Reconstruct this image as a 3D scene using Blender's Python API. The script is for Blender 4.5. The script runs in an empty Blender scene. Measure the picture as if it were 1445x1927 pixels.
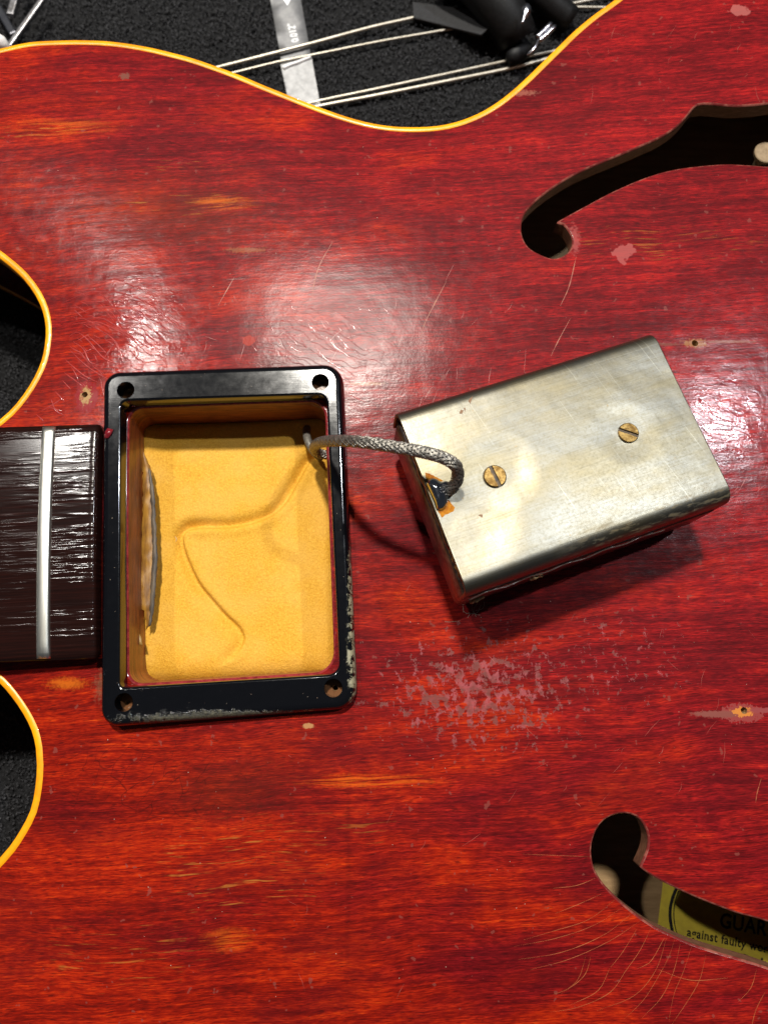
import bpy, bmesh, math, random
import numpy as np
from mathutils import Vector, Matrix, geometry

# ------------------------------------------------------------------ camera, world, lamps, exposure
scene = bpy.context.scene
MM = 0.001                                   # the code below works in millimetres
FOC, TILT = 1392.0, math.radians(10.3)       # focal length in photograph pixels, camera tilt from straight down
DIST = FOC / 7.9
CH = DIST * math.cos(TILT); CY = -CH * math.tan(TILT)
cam_data = bpy.data.cameras.new('camera')
cam_data.sensor_fit = 'VERTICAL'; cam_data.sensor_height = 36.0
cam_data.lens = 36.0 * FOC / 1927.0
cam_data.clip_start = 0.005; cam_data.clip_end = 20
cam_data.dof.use_dof = True; cam_data.dof.focus_distance = 0.168; cam_data.dof.aperture_fstop = 18.0
cam = bpy.data.objects.new('camera', cam_data)
scene.collection.objects.link(cam)
cam.location = (0, CY * MM, CH * MM); cam.rotation_euler = (TILT, 0, 0)
scene.camera = cam

world = bpy.data.worlds.new('World'); scene.world = world; world.use_nodes = True
world.node_tree.nodes['Background'].inputs[0].default_value = (0.80, 0.88, 1.0, 1)
world.node_tree.nodes['Background'].inputs[1].default_value = 0.05

def lamp(name, px, py, height, size, power, color):
    """a ceiling lamp whose mirror image in the flat guitar top falls near photo pixel px, py"""
    q = P(px, py, 0)
    k = height / CH
    loc = Vector((q[0] + (q[0]) * k, q[1] + (q[1] - CY) * k, height)) * MM
    d = bpy.data.lights.new(name, 'AREA'); d.shape = 'DISK'; d.size = size * MM; d.energy = power; d.color = color
    o = bpy.data.objects.new(name, d); scene.collection.objects.link(o); o.location = loc
    o.rotation_euler = (Vector((0, 0, 0)) - loc).to_track_quat('-Z', 'Y').to_euler()
    return o

def P(px, py, z=0.0):
    """where the ray of photograph pixel px, py meets the level z, in mm"""
    u = (px - 722.5) / FOC; v = -(py - 963.5) / FOC
    s, c = math.sin(TILT), math.cos(TILT)
    dx, dy, dz = u, s + v * c, -c + v * s
    t = (z - CH) / dz
    return (dx * t, CY + dy * t, z)

lamp('ceiling_lamp', 640, 640, 1000, 75, 19.0, (1.0, 0.95, 0.86))
lamp('ceiling_lamp', 1338, 800, 1000, 26, 5.5, (0.90, 0.94, 1.0))
lamp('ceiling_lamp', 140, 652, 1000, 30, 5.0, (1.0, 0.96, 0.9))

scene.render.engine = 'CYCLES'
scene.cycles.use_denoising = True
scene.cycles.adaptive_threshold = 0.02
scene.cycles.max_bounces = 5
vs = scene.view_settings
vs.view_transform = 'Standard'; vs.look = 'None'; vs.gamma = 1; vs.exposure = 0.0; vs.use_curve_mapping = False

# ------------------------------------------------------------------ helpers
R = random.Random(7)
def coll(o): scene.collection.objects.link(o)
def tag(o, label=None, cat=None, group=None, kind=None):
    for k, v in (('label', label), ('category', cat), ('group', group), ('kind', kind)):
        if v: o[k] = v
    return o
def thing(name, label, cat, loc=(0, 0, 0), group=None):
    o = bpy.data.objects.new(name, None); coll(o); o.location = Vector(loc) * MM
    o.empty_display_size = 0.01
    return tag(o, label, cat, group)
def mk(name, verts, faces, mat, parent=None, smooth=True, mats=None, fmat=None):
    me = bpy.data.meshes.new(name)
    me.from_pydata([(v[0] * MM, v[1] * MM, v[2] * MM) for v in verts], [], faces)
    for m in ([mat] if mats is None else mats): me.materials.append(m)
    if fmat is not None: me.polygons.foreach_set('material_index', fmat)
    me.polygons.foreach_set('use_smooth', [smooth] * len(me.polygons))
    me.update()
    o = bpy.data.objects.new(name, me); coll(o)
    attach(o, parent)
    return o
def root_world(p):
    m = Matrix.Identity(4); q = p; L = []
    while q: L.append(q); q = q.parent
    for q in reversed(L): m = m @ q.matrix_parent_inverse @ Matrix.LocRotScale(q.location, q.rotation_euler, q.scale)
    return m
def attach(o, parent):
    if parent is not None:
        o.parent = parent; o.matrix_parent_inverse = root_world(parent).inverted()
def recalc(o):
    bm = bmesh.new(); bm.from_mesh(o.data); bmesh.ops.recalc_face_normals(bm, faces=bm.faces); bm.to_mesh(o.data); bm.free()
    return o
def bevel(o, w, seg=2, angle=40):
    m = o.modifiers.new('bevel', 'BEVEL'); m.width = w * MM; m.segments = seg; m.limit_method = 'ANGLE'; m.angle_limit = math.radians(angle)
    m.harden_normals = False
    return o

def catmull(pts, closed=True, step=1.5):
    pts = [np.array(p, float) for p in pts]; n = len(pts); out = []
    rng = range(n) if closed else range(n - 1)
    for i in rng:
        p0 = pts[(i - 1) % n] if closed or i > 0 else pts[i]
        p1 = pts[i]; p2 = pts[(i + 1) % n]
        p3 = pts[(i + 2) % n] if closed or i + 2 < n else p2
        k = max(1, int(np.linalg.norm(p2 - p1) / step))
        a = np.linalg.norm(p1 - p0) ** .5 + 1e-9; b = np.linalg.norm(p2 - p1) ** .5 + 1e-9; c = np.linalg.norm(p3 - p2) ** .5 + 1e-9
        m1 = (p2 - p1) if a < 1e-6 else ((p1 - p0) / a - (p2 - p0) / (a + b) + (p2 - p1) / b) * b
        m2 = (p2 - p1) if c < 1e-6 else ((p2 - p1) / b - (p3 - p1) / (b + c) + (p3 - p2) / c) * b
        for j in range(k):
            t = j / k
            out.append((2*t**3 - 3*t*t + 1) * p1 + (t**3 - 2*t*t + t) * m1 + (-2*t**3 + 3*t*t) * p2 + (t**3 - t*t) * m2)
    if not closed: out.append(pts[-1])
    return out
def area2(loop):
    a = 0
    for i in range(len(loop)):
        x1, y1 = loop[i - 1][:2]; x2, y2 = loop[i][:2]; a += x1 * y2 - x2 * y1
    return a / 2
def inset(loop, d):
    """move a closed 2-d loop inwards by d (outwards when negative)"""
    n = len(loop); s = 1 if area2(loop) > 0 else -1; out = []
    for i in range(n):
        a = np.array(loop[i - 1][:2]); b = np.array(loop[i][:2]); c = np.array(loop[(i + 1) % n][:2])
        e1 = b - a; e2 = c - b
        e1 = e1 / (np.linalg.norm(e1) + 1e-12); e2 = e2 / (np.linalg.norm(e2) + 1e-12)
        n1 = np.array([-e1[1], e1[0]]) * s; n2 = np.array([-e2[1], e2[0]]) * s
        nn = n1 + n2; nn = nn / (np.linalg.norm(nn) + 1e-12)
        k = max(0.5, float(nn @ n1))
        out.append(b + nn * d / k)
    return out
def inside(pts, loop):
    x, y = pts[:, 0], pts[:, 1]; r = np.zeros(len(pts), bool); n = len(loop)
    for i in range(n):
        x1, y1 = loop[i - 1][:2]; x2, y2 = loop[i][:2]
        if y1 == y2: continue
        c = ((y1 > y) != (y2 > y)) & (x < (x2 - x1) * (y - y1) / (y2 - y1) + x1)
        r ^= c
    return r
def dist_loop(pts, loop):
    pts = np.asarray(pts, float)[:, :2]; lp = np.array([p[:2] for p in loop], float)
    a = np.roll(lp, 1, 0); e = lp - a; L = (e*e).sum(1) + 1e-12; out = np.empty(len(pts))
    for k in range(0, len(pts), 2000):
        q = pts[k:k+2000, None, :] - a[None]
        t = np.clip((q*e[None]).sum(2)/L[None], 0, 1)
        r = q - t[..., None]*e[None]
        out[k:k+2000] = np.sqrt((r*r).sum(2).min(1))
    return out
def sheet(outer, holes, zf, spacing):
    """triangulated sheet with holes: verts, faces"""
    loops = [outer] + holes
    co = []; ed = []
    for lp in loops:
        k = len(co); n = len(lp)
        co += [Vector((float(p[0]), float(p[1]))) for p in lp]; ed += [(k + i, k + (i + 1) % n) for i in range(n)]
    O = np.array([p[:2] for p in outer]); lo = O.min(0); hi = O.max(0)
    gx = np.arange(lo[0], hi[0], spacing); gy = np.arange(lo[1], hi[1], spacing)
    g = np.array([(x + (spacing * .5 if j % 2 else 0), y) for j, y in enumerate(gy) for x in gx])
    ok = inside(g, outer)
    for h in holes: ok &= ~inside(g, h)
    g = g[ok]
    if len(g):
        d = np.full(len(g), 1e9)
        for lp in loops: d = np.minimum(d, dist_loop(g, lp))
        g = g[d > spacing * .45]
        co += [Vector((float(a), float(b))) for a, b in g]
    v, e, f, *_ = geometry.delaunay_2d_cdt(co, ed, [], 0, 1e-5)
    V = np.array([(p.x, p.y) for p in v]); F = np.array([list(t) for t in f if len(t) == 3])
    c = V[F].mean(1); ok = inside(c, outer)
    for h in holes: ok &= ~inside(c, h)
    F = F[ok]
    z = zf(V)
    a, b, c = V[F[:, 0]], V[F[:, 1]], V[F[:, 2]]
    cr = (b[:, 0]-a[:, 0])*(c[:, 1]-a[:, 1]) - (b[:, 1]-a[:, 1])*(c[:, 0]-a[:, 0])
    F = [tuple(t) if s > 0 else (t[0], t[2], t[1]) for t, s in zip(F.tolist(), cr)]
    return [(x, y, zz) for (x, y), zz in zip(V, z)], F
def strips(loops, closed=True):
    """quads between successive loops of the same length"""
    n = len(loops[0]); V = []; F = []
    for lp in loops: V += [tuple(p) for p in lp]
    for k in range(len(loops) - 1):
        for i in range(n if closed else n - 1):
            j = (i + 1) % n
            F.append((k*n + i, k*n + j, (k+1)*n + j, (k+1)*n + i))
    return V, F
def tube(path, rad, sides=10, cap=True):
    path = [Vector(p) for p in path]; n = len(path); V = []; F = []
    nrm = None
    for i, p in enumerate(path):
        t = (path[min(i+1, n-1)] - path[max(i-1, 0)]).normalized()
        if nrm is None: nrm = t.orthogonal().normalized()
        nrm = (nrm - t * nrm.dot(t)).normalized(); b = t.cross(nrm)
        r = rad(i) if callable(rad) else rad
        for k in range(sides):
            a = 2 * math.pi * k / sides
            V.append(tuple(p + nrm * math.cos(a) * r + b * math.sin(a) * r))
    for i in range(n - 1):
        for k in range(sides):
            l = (k + 1) % sides
            F.append((i*sides + k, i*sides + l, (i+1)*sides + l, (i+1)*sides + k))
    if cap: F += [tuple(range(sides - 1, -1, -1)), tuple(range((n-1)*sides, n*sides))]
    return V, F
def join(parts):
    V = []; F = []
    for v, f in parts:
        k = len(V); V += list(v); F += [tuple(i + k for i in t) for t in f]
    return V, F
def circle(c, r, n=20, wob=0):
    return [(c[0] + r*(1 + wob*R.uniform(-1, 1))*math.cos(2*math.pi*i/n), c[1] + r*(1 + wob*R.uniform(-1, 1))*math.sin(2*math.pi*i/n)) for i in range(n)]
def rquad(c, rad, n=8):
    """rounded quadrilateral from four corners (any order round), radius rad (number or list)"""
    out = []
    for i in range(4):
        p = np.array(c[i][:2], float); a = np.array(c[i-1][:2], float) - p; b = np.array(c[(i+1) % 4][:2], float) - p
        a /= np.linalg.norm(a); b /= np.linalg.norm(b); r = rad[i] if hasattr(rad, '__len__') else rad
        h = math.acos(float(a @ b)) / 2; m = (a + b) / np.linalg.norm(a + b)
        o = p + m * r / math.sin(h); s = p + a * r / math.tan(h) - o; e = p + b * r / math.tan(h) - o
        a0 = math.atan2(s[1], s[0]); a1 = math.atan2(e[1], e[0])
        d = (a1 - a0 + math.pi) % (2*math.pi) - math.pi
        out += [o + r*np.array([math.cos(a0 + d*k/n), math.sin(a0 + d*k/n)]) for k in range(n + 1)]
    return out
def densify(loop, step):
    out = []
    n = len(loop)
    for i in range(n):
        a = np.array(loop[i][:2], float); b = np.array(loop[(i+1) % n][:2], float)
        k = max(1, int(np.linalg.norm(b - a) / step))
        out += [a + (b - a) * j / k for j in range(k)]
    return out
def lift(loop, z): return [(p[0], p[1], z(p) if callable(z) else z) for p in loop]

# ------------------------------------------------------------------ material helpers
class NT:
    dim = '3D'
    def __init__(s, name):
        s.m = bpy.data.materials.new(name); s.m.use_nodes = True; s.t = s.m.node_tree
        s.b = s.t.nodes['Principled BSDF']; s.out = s.t.nodes['Material Output']
    def n(s, typ): return s.t.nodes.new(typ)
    def put(s, sock, v):
        if v is None: return
        if isinstance(v, bpy.types.NodeSocket): s.t.links.new(v, sock)
        elif hasattr(v, '__len__') and len(v) == 3 and sock.type == 'RGBA': sock.default_value = (*v, 1)
        else: sock.default_value = v
    def set(s, **kw):
        for k, v in kw.items(): s.put(s.b.inputs[k.replace('_', ' ')], v)
        return s.m
    def co(s, scale=1000.0):
        t = s.n('ShaderNodeTexCoord'); m = s.n('ShaderNodeVectorMath'); m.operation = 'SCALE'
        s.put(m.inputs[0], t.outputs['Object']); m.inputs['Scale'].default_value = scale
        return m.outputs[0]
    def map(s, v, loc=(0, 0, 0), rot=0.0, sc=(1, 1, 1)):
        m = s.n('ShaderNodeMapping'); s.put(m.inputs[0], v); m.inputs['Location'].default_value = loc
        m.inputs['Rotation'].default_value = (0, 0, rot); m.inputs['Scale'].default_value = sc
        return m.outputs[0]
    def noise(s, v, scale=1.0, detail=3.0, rough=.55, dist=0.0, color=False):
        m = s.n('ShaderNodeTexNoise'); m.noise_dimensions = s.dim; s.put(m.inputs['Vector'], v); m.inputs['Scale'].default_value = scale
        m.inputs['Detail'].default_value = detail; m.inputs['Roughness'].default_value = rough; m.inputs['Distortion'].default_value = dist
        return m.outputs['Color' if color else 'Fac']
    def vor(s, v, scale=1.0, feature='DISTANCE_TO_EDGE', rnd=1.0):
        m = s.n('ShaderNodeTexVoronoi'); m.voronoi_dimensions = s.dim; m.feature = feature; s.put(m.inputs['Vector'], v); m.inputs['Scale'].default_value = scale
        m.inputs['Randomness'].default_value = rnd
        return m.outputs[0]
    def math(s, op, a, b=None, c=None, clamp=False):
        m = s.n('ShaderNodeMath'); m.operation = op; m.use_clamp = clamp
        s.put(m.inputs[0], a); s.put(m.inputs[1], b); s.put(m.inputs[2], c)
        return m.outputs[0]
    def vec(s, op, a, b):
        m = s.n('ShaderNodeVectorMath'); m.operation = op; s.put(m.inputs[0], a); s.put(m.inputs[1], b)
        return m.outputs[1] if op in ('LENGTH', 'DISTANCE', 'DOT_PRODUCT') else m.outputs[0]
    def step(s, v, lo, hi):
        m = s.n('ShaderNodeMapRange'); m.interpolation_type = 'SMOOTHSTEP'; s.put(m.inputs[0], v)
        m.inputs[1].default_value = lo; m.inputs[2].default_value = hi
        return m.outputs[0]
    def mix(s, f, a, b, typ='MIX'):
        m = s.n('ShaderNodeMix'); m.data_type = 'RGBA'; m.blend_type = typ
        s.put(m.inputs[0], f); s.put(m.inputs[6], a); s.put(m.inputs[7], b)
        return m.outputs[2]
    def ramp(s, f, stops):
        m = s.n('ShaderNodeValToRGB'); s.put(m.inputs[0], f); e = m.color_ramp.elements
        while len(e) < len(stops): e.new(0.5)
        for k, (p, c) in enumerate(stops): e[k].position = p; e[k].color = (*c, 1) if len(c) == 3 else c
        return m.outputs[0]
    def bump(s, h, dist, strength=1.0, normal=None):
        m = s.n('ShaderNodeBump'); s.put(m.inputs['Height'], h); m.inputs['Distance'].default_value = dist * MM
        s.put(m.inputs['Strength'], strength); s.put(m.inputs['Normal'], normal)
        return m.outputs[0]
    def blob(s, v, cx, cy, rx, ry, nz=None, amp=.35, soft=.15):
        """1 inside a ragged ellipse at photo pixel cx, cy with pixel radii rx, ry (a mark on the wood itself)"""
        c = P(cx, cy, 0); q = s.map(s.vec('SUBTRACT', v, c), sc=(7.9/rx, 7.9/ry, 0))
        d = s.vec('LENGTH', q, None)
        if nz is not None: d = s.math('MULTIPLY_ADD', s.math('SUBTRACT', nz, .5), amp * 2, d)
        return s.step(d, 1.0, 1.0 - soft)

AX = math.atan2(0.058, 0.998)      # the guitar's long axis against the picture's x

TOP_CACHE = {}
def mat_top(x0, x1, y0, y1):
    """the lacquered wood for one tile of the top: same nodes everywhere, wear marks that cannot reach the tile are left out"""
    N = NT('red_stained_lacquered_wood'); N.dim = '2D'; v0 = N.co(); used = []
    def near(cx, cy, rx, ry, amp):
        c = P(cx, cy, 0); k = (1 + amp)/7.9
        return c[0] - rx*k < x1 and c[0] + rx*k > x0 and c[1] - ry*k < y1 and c[1] + ry*k > y0
    def B(cx, cy, rx, ry, nz, amp, soft, k=1.0):
        if not near(cx, cy, rx, ry, amp): return None
        used.append((cx, cy)); b = N.blob(v0, cx, cy, rx, ry, nz, amp, soft)
        return b if k == 1 else N.math('MULTIPLY', b, k)
    def mx(*a):
        a = [q for q in a if q is not None]
        if not a: return None
        r = a[0]
        for q in a[1:]: r = N.math('MAXIMUM', r, q)
        return r
    v = N.map(v0, rot=-AX)
    def scaled(a, k):
        m = N.n('ShaderNodeVectorMath'); m.operation = 'SCALE'; N.put(m.inputs[0], a); m.inputs['Scale'].default_value = k; return m.outputs[0]
    wn = N.noise(v, .03, 2, color=True)
    wv = N.vec('ADD', v, scaled(wn, 3.0))
    nz = N.noise(v, .35, 2, .6); nzf = N.noise(v, 1.3, 3, .65)
    # grain: broad figure, short fibres, pores
    broad = N.noise(N.map(wv, loc=(5, 2, 0), sc=(.030, .075, 0)), 1, 3, .6)
    mid_ = N.noise(N.map(wv, loc=(55, 72, 0), sc=(.10, .42, 0)), 1, 4, .70)
    streak = N.noise(N.map(wv, loc=(30, 8, 0), sc=(.065, 1.5, 0)), 1, 4, .70)
    fib = N.noise(N.map(wv, loc=(3, 8, 0), sc=(.38, 4.0, 0)), 1, 2, .7)
    lng = N.noise(N.map(wv, loc=(8, 21, 0), sc=(.009, 1.0, 0)), 1, 4, .72)
    f = N.math('MULTIPLY_ADD', fib, .33, N.math('MULTIPLY_ADD', streak, .26, N.math('MULTIPLY_ADD', lng, .26, N.math('MULTIPLY', mid_, .22))))
    f = N.math('MULTIPLY_ADD', broad, .24, f)
    f = N.step(f, .445, .985)
    crim = N.ramp(f, [(0, (.045, .0016, .0028)), (.30, (.125, .0034, .0052)), (.58, (.250, .0065, .0075)), (.82, (.37, .015, .009)), (1, (.50, .045, .012))])
    oran = N.ramp(f, [(0, (.060, .0022, .0012)), (.30, (.175, .0055, .0016)), (.58, (.315, .0150, .0022)), (.82, (.44, .040, .0030)), (1, (.60, .095, .005))])
    sep = N.n('ShaderNodeSeparateXYZ'); N.put(sep.inputs[0], v)
    tone = N.math('ADD', N.math('MULTIPLY_ADD', sep.outputs[1], -.0024, .30), N.math('MULTIPLY_ADD', sep.outputs[0], -.0042, -.50))
    tone = N.step(N.math('ADD', tone, N.math('MULTIPLY', broad, 1.4)), .22, .95)
    col = N.mix(tone, crim, oran)
    # dark stain clouds and pores
    dk = N.step(N.noise(N.map(wv, loc=(9, 31, 0), sc=(.028, .085, 0)), 1, 4, .68), .47, .70)
    col = N.mix(N.math('MULTIPLY', dk, .38), col, (.060, .0026, .0045))
    pm = N.math('MULTIPLY', N.step(N.noise(N.map(wv, loc=(13, 5, 0), sc=(.42, 4.6, 0)), 1, 1, .5), .56, .70), N.math('MULTIPLY_ADD', mid_, 1.8, -.30, clamp=True))
    col = N.mix(N.math('MULTIPLY', pm, .74), col, (.022, .0018, .002))
    # wear: pale raw streaks along the grain
    st = N.step(N.noise(N.map(wv, loc=(77, 3, 0), sc=(.075, 1.6, 0)), 1, 3, .65), .60, .70)
    reg = mx(*[B(cx, cy, rx, ry, nz, .5, .6, k) for cx, cy, rx, ry, k in ((340, 385, 190, 36, .9), (70, 240, 130, 24, .9), (330, 310, 120, 22, .5), (440, 1630, 170, 95, .7), (220, 1800, 160, 60, .5), (1240, 460, 260, 45, .5), (640, 1560, 120, 40, .35))])
    if reg is not None: col = N.mix(N.math('MULTIPLY', st, reg), col, (.33, .115, .020))
    # flaked lacquer beside the pickup
    rf = mx(B(900, 1300, 260, 145, nz, .5, .95), B(1160, 1240, 200, 130, nz, .5, .9, .3)); fl = None
    if rf is not None:
        fl = N.noise(N.map(v, loc=(0, 4, 0), sc=(.50, .42, 0)), 1, 6, .70)
        fl = N.step(N.math('MULTIPLY_ADD', rf, .185, fl), .64, .715)
        fl = N.math('MULTIPLY', fl, N.step(rf, .02, .2))
        col = N.mix(N.math('MULTIPLY', fl, N.math('MULTIPLY_ADD', nzf, .7, .45, clamp=True)), col, N.mix(N.step(nz, .35, .65), (.13, .040, .034), (.27, .058, .064)))
    # sparse little flecks all over
    col = N.mix(N.math('MULTIPLY', N.step(nz, .735, .76), .55), col, (.17, .045, .035))
    # single marks
    gm = N.step(streak, .42, .62)
    def mark(cx, cy, rx, ry, c, amp=.3, soft=.12, fac=1.0, grain=False, big=False):
        nonlocal col
        m = B(cx, cy, rx, ry, nz if big else nzf, amp, soft)
        if m is None: return
        if grain: m = N.math('MULTIPLY', m, gm)
        col = N.mix(N.math('MULTIPLY', m, fac), col, c) if fac < 1 else N.mix(m, col, c)
    mark(1170, 476, 27, 20, (.30, .070, .065), 1.2, .25, .72, big=True); mark(230, 132, 13, 9, (.13, .05, .035), .7, .3, .85); mark(1392, 12, 22, 15, (.30, .085, .075), 1.2, .25, .72, big=True)
    mark(468, 641, 13, 11, (.24, .014, .006), .3); mark(588, 634, 15, 8, (.17, .010, .006), .3)
    mark(120, 1287, 50, 15, (.46, .10, .006), .5, .9, .75); mark(158, 742, 24, 34, (.18, .008, .010), .4)
    mark(157, 740, 13, 22, (.30, .19, .075), 1.0, .5, .9); mark(580, 1366, 14, 5.5, (.34, .17, .07), .5, .4, .9)
    mark(1308, 646, 30, 11, (.22, .09, .035), .7, .5); mark(1240, 648, 50, 4, (.13, .03, .02), .5, .5); mark(1370, 643, 70, 4, (.18, .06, .045), .5, .5)
    mark(1396, 1342, 40, 17, (.20, .035, .032), .6); mark(1352, 1344, 60, 7, (.17, .05, .04), .5, .4); mark(1398, 1340, 20, 9, (.42, .15, .03), .7)
    mark(1440, 1337, 40, 5, (.2, .04, .04), .5, .3); mark(690, 722, 40, 5, (.28, .13, .07), .6, .5, .7)
    mark(985, 160, 40, 9, (.26, .09, .06), .9, .6, .6); mark(1080, 450, 14, 38, (.26, .055, .05), .8, .5, .7); mark(462, 470, 50, 8, (.30, .11, .04), .8, .5, .4)
    mark(190, 1290, 22, 40, (.17, .09, .05), .8, .9, .45); mark(655, 1640, 7, 330, (.03, .002, .002), .9, .95, .2); mark(430, 1490, 170, 80, (.06, .008, .003), .5, .95, .45)
    for rx_, ry_ in ((239, 735), (604, 720), (235, 1322), (628, 1295)): mark(rx_, ry_, 21, 21, (.13, .055, .022), .1)
    mark(690, 1470, 160, 16, (.60, .12, .006), .3, .95, .55, True); mark(430, 1770, 60, 26, (.60, .13, .008), .3, .95, .4, True)
    mark(330, 400, 330, 130, (.075, .012, .004), .4, .95, .42); mark(120, 235, 150, 30, (.42, .09, .008), .3, .95, .6, True); mark(420, 380, 90, 22, (.50, .11, .008), .3, .95, .7, True)
    # lacquer relief: crazing, drying wrinkles, dents
    hh = N.math('MULTIPLY', nzf, .014)
    def acc(h, amp):
        nonlocal hh
        hh = N.math('MULTIPLY_ADD', h, amp, hh)
    ca = mx(B(215, 625, 180, 120, nz, .4, .7, .55), B(600, 660, 190, 120, nz, .4, .7, .35), B(1400, 800, 170, 110, nz, .4, .7, .35))
    kb = B(270, 1470, 250, 120, nz, .4, .8)
    if ca is not None or kb is not None: cw = N.vec('ADD', v, scaled(N.noise(v, .10, 2, color=True), 7.0))
    if ca is not None: acc(N.math('MULTIPLY', N.step(N.vor(N.map(N.map(cw, rot=.50), sc=(.075, .55, 0)), 1), .0, .065), ca), .030)
    acc(N.noise(N.map(v, loc=(4, 7, 0), sc=(.05, .5, 0)), 1, 2, .55), .024); acc(N.noise(v, .16, 1), .07)
    if fl is not None: acc(fl, -.03)
    acc(N.noise(N.map(v, loc=(3, 8, 0), sc=(.55, 4.2, 0)), 1, 1, .7), .006)
    nb = N.bump(hh, 1.0)
    # dark crack lines in the lower left
    if kb is not None:
        ck = N.math('MULTIPLY', N.step(N.vor(N.map(N.map(cw, rot=-.75), sc=(.11, .34, 0)), 1), .03, .0), kb)
        col = N.mix(N.math('MULTIPLY', ck, .6), col, (.015, .002, .002))
    rough = N.math('MULTIPLY_ADD', nz, .13, .11)
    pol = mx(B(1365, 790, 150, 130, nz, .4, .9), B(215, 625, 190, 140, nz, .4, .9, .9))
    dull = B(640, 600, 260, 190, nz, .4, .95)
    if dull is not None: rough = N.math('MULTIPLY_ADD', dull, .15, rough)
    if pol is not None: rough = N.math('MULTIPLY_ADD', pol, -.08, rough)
    if fl is not None: rough = N.math('MULTIPLY_ADD', fl, .25, rough)
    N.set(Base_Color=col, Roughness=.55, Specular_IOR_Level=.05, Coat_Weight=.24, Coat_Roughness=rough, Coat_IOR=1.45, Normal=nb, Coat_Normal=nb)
    return N.m

def mat_simple(name, c, rough=.5, metal=0.0, nscale=None, c2=None, bdist=0.0, bscale=1.0, spec=.5, coat=0.0, sc=(1, 1, 1), rot=0.0, lo=.35, hi=.65, **kw):
    N = NT(name); col = c
    v = N.map(N.co(), rot=rot, sc=sc)
    if nscale: col = N.mix(N.step(N.noise(v, nscale, 5, .65), lo, hi), c, c2)
    nb = N.bump(N.noise(v, bscale, 4, .6), bdist) if bdist else None
    N.set(Base_Color=col, Roughness=rough, Metallic=metal, Specular_IOR_Level=spec, Coat_Weight=coat, Normal=nb, **kw)
    return N.m

M = {}
M['binding'] = mat_simple('aged_yellow_binding', (.82, .345, .003), .34, 0, .12, (.68, .235, .003), .03, .5, coat=.2)
M['worn_edge'] = mat_simple('worn_lacquer_edge', (.13, .016, .014), .28, 0, .35, (.24, .07, .05), .06, 1.2, coat=.6, lo=.45, hi=.6)
M['ply_edge'] = mat_simple('plywood_edge', (.10, .035, .018), .55, 0, 1.0, (.22, .095, .05), .05, 2.0, sc=(.5, .5, 3))
M['side'] = mat_simple('maroon_lacquered_side', (.075, .008, .009), .25, 0, .2, (.12, .012, .012), .02, .2, coat=.8, sc=(.15, .15, 1.5))
M['inner_wood'] = mat_simple('bare_inner_wood', (.34, .215, .10), .7, 0, .5, (.25, .15, .065), .03, 1.0, sc=(.2, 1.5, 1))
M['cavity'] = mat_simple('stained_cavity_wood', (.30, .085, .022), .45, 0, .6, (.13, .028, .012), .10, 1.0, sc=(.25, .25, 1.6), coat=.2)

# ------------------------------------------------------------------ carpet under the guitar
def mat_carpet():
    N = NT('black_carpet'); v = N.co()
    a = N.vor(v, .55, 'F1'); b = N.noise(v, 1.3, 4, .7)
    h = N.math('ADD', N.math('MULTIPLY', a, -.8), b)
    col = N.mix(N.step(b, .45, .75), (.0035, .0035, .004), (.022, .022, .024))
    N.set(Base_Color=col, Roughness=.85, Specular_IOR_Level=.25, Normal=N.bump(h, .8))
    return N.m
M['carpet'] = mat_carpet()
ZC = -50.0
def carpet():
    n = 240; L = 620.0; V = []; F = []
    for j in range(n + 1):
        for i in range(n + 1):
            V.append((-330 + L*1.25*i/n + R.uniform(-.9, .9), -310 + L*j/n + R.uniform(-.9, .9), ZC - R.uniform(0, .9)))
    for j in range(n):
        for i in range(n): F.append((j*(n+1) + i, j*(n+1) + i + 1, (j+1)*(n+1) + i + 1, (j+1)*(n+1) + i))
    tag(mk('carpet', V, F, M['carpet']), kind='structure')
    # loops of yarn standing out of the pile where the picture looks at it
    V = []; F = []
    def tuft(x, y):
        h = R.uniform(.5, 1.5); w = R.uniform(.10, .22); a = R.uniform(0, 6.28); r = R.uniform(.4, 1.1)
        k = len(V); pts = []
        for q in range(5):
            t = q / 4; ang = a + t * 2.2
            pts.append((x + math.cos(ang)*r*t, y + math.sin(ang)*r*t, ZC - .3 + h*math.sin(t*2.4)))
        for q in pts:
            V.append((q[0] - w*math.sin(a), q[1] + w*math.cos(a), q[2])); V.append((q[0] + w*math.sin(a), q[1] - w*math.cos(a), q[2]))
        for q in range(4): F.append((k + 2*q, k + 2*q + 1, k + 2*q + 3, k + 2*q + 2))
    for x0, x1, y0, y1, n in ((-140, 130, 108, 200, 26000), (-150, -80, -20, 80, 5500), (-150, -80, -130, -30, 5500)):
        for _ in range(n): tuft(R.uniform(x0, x1), R.uniform(y0, y1))
    tag(mk('carpet_pile', V, F, mat_simple('black_carpet_yarn', (.006, .006, .007), .8, 0, 1.2, (.030, .030, .033), spec=.3)),
        'short black loop pile of the carpet beneath the guitar', 'carpet pile', kind='stuff')
carpet()

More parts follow.
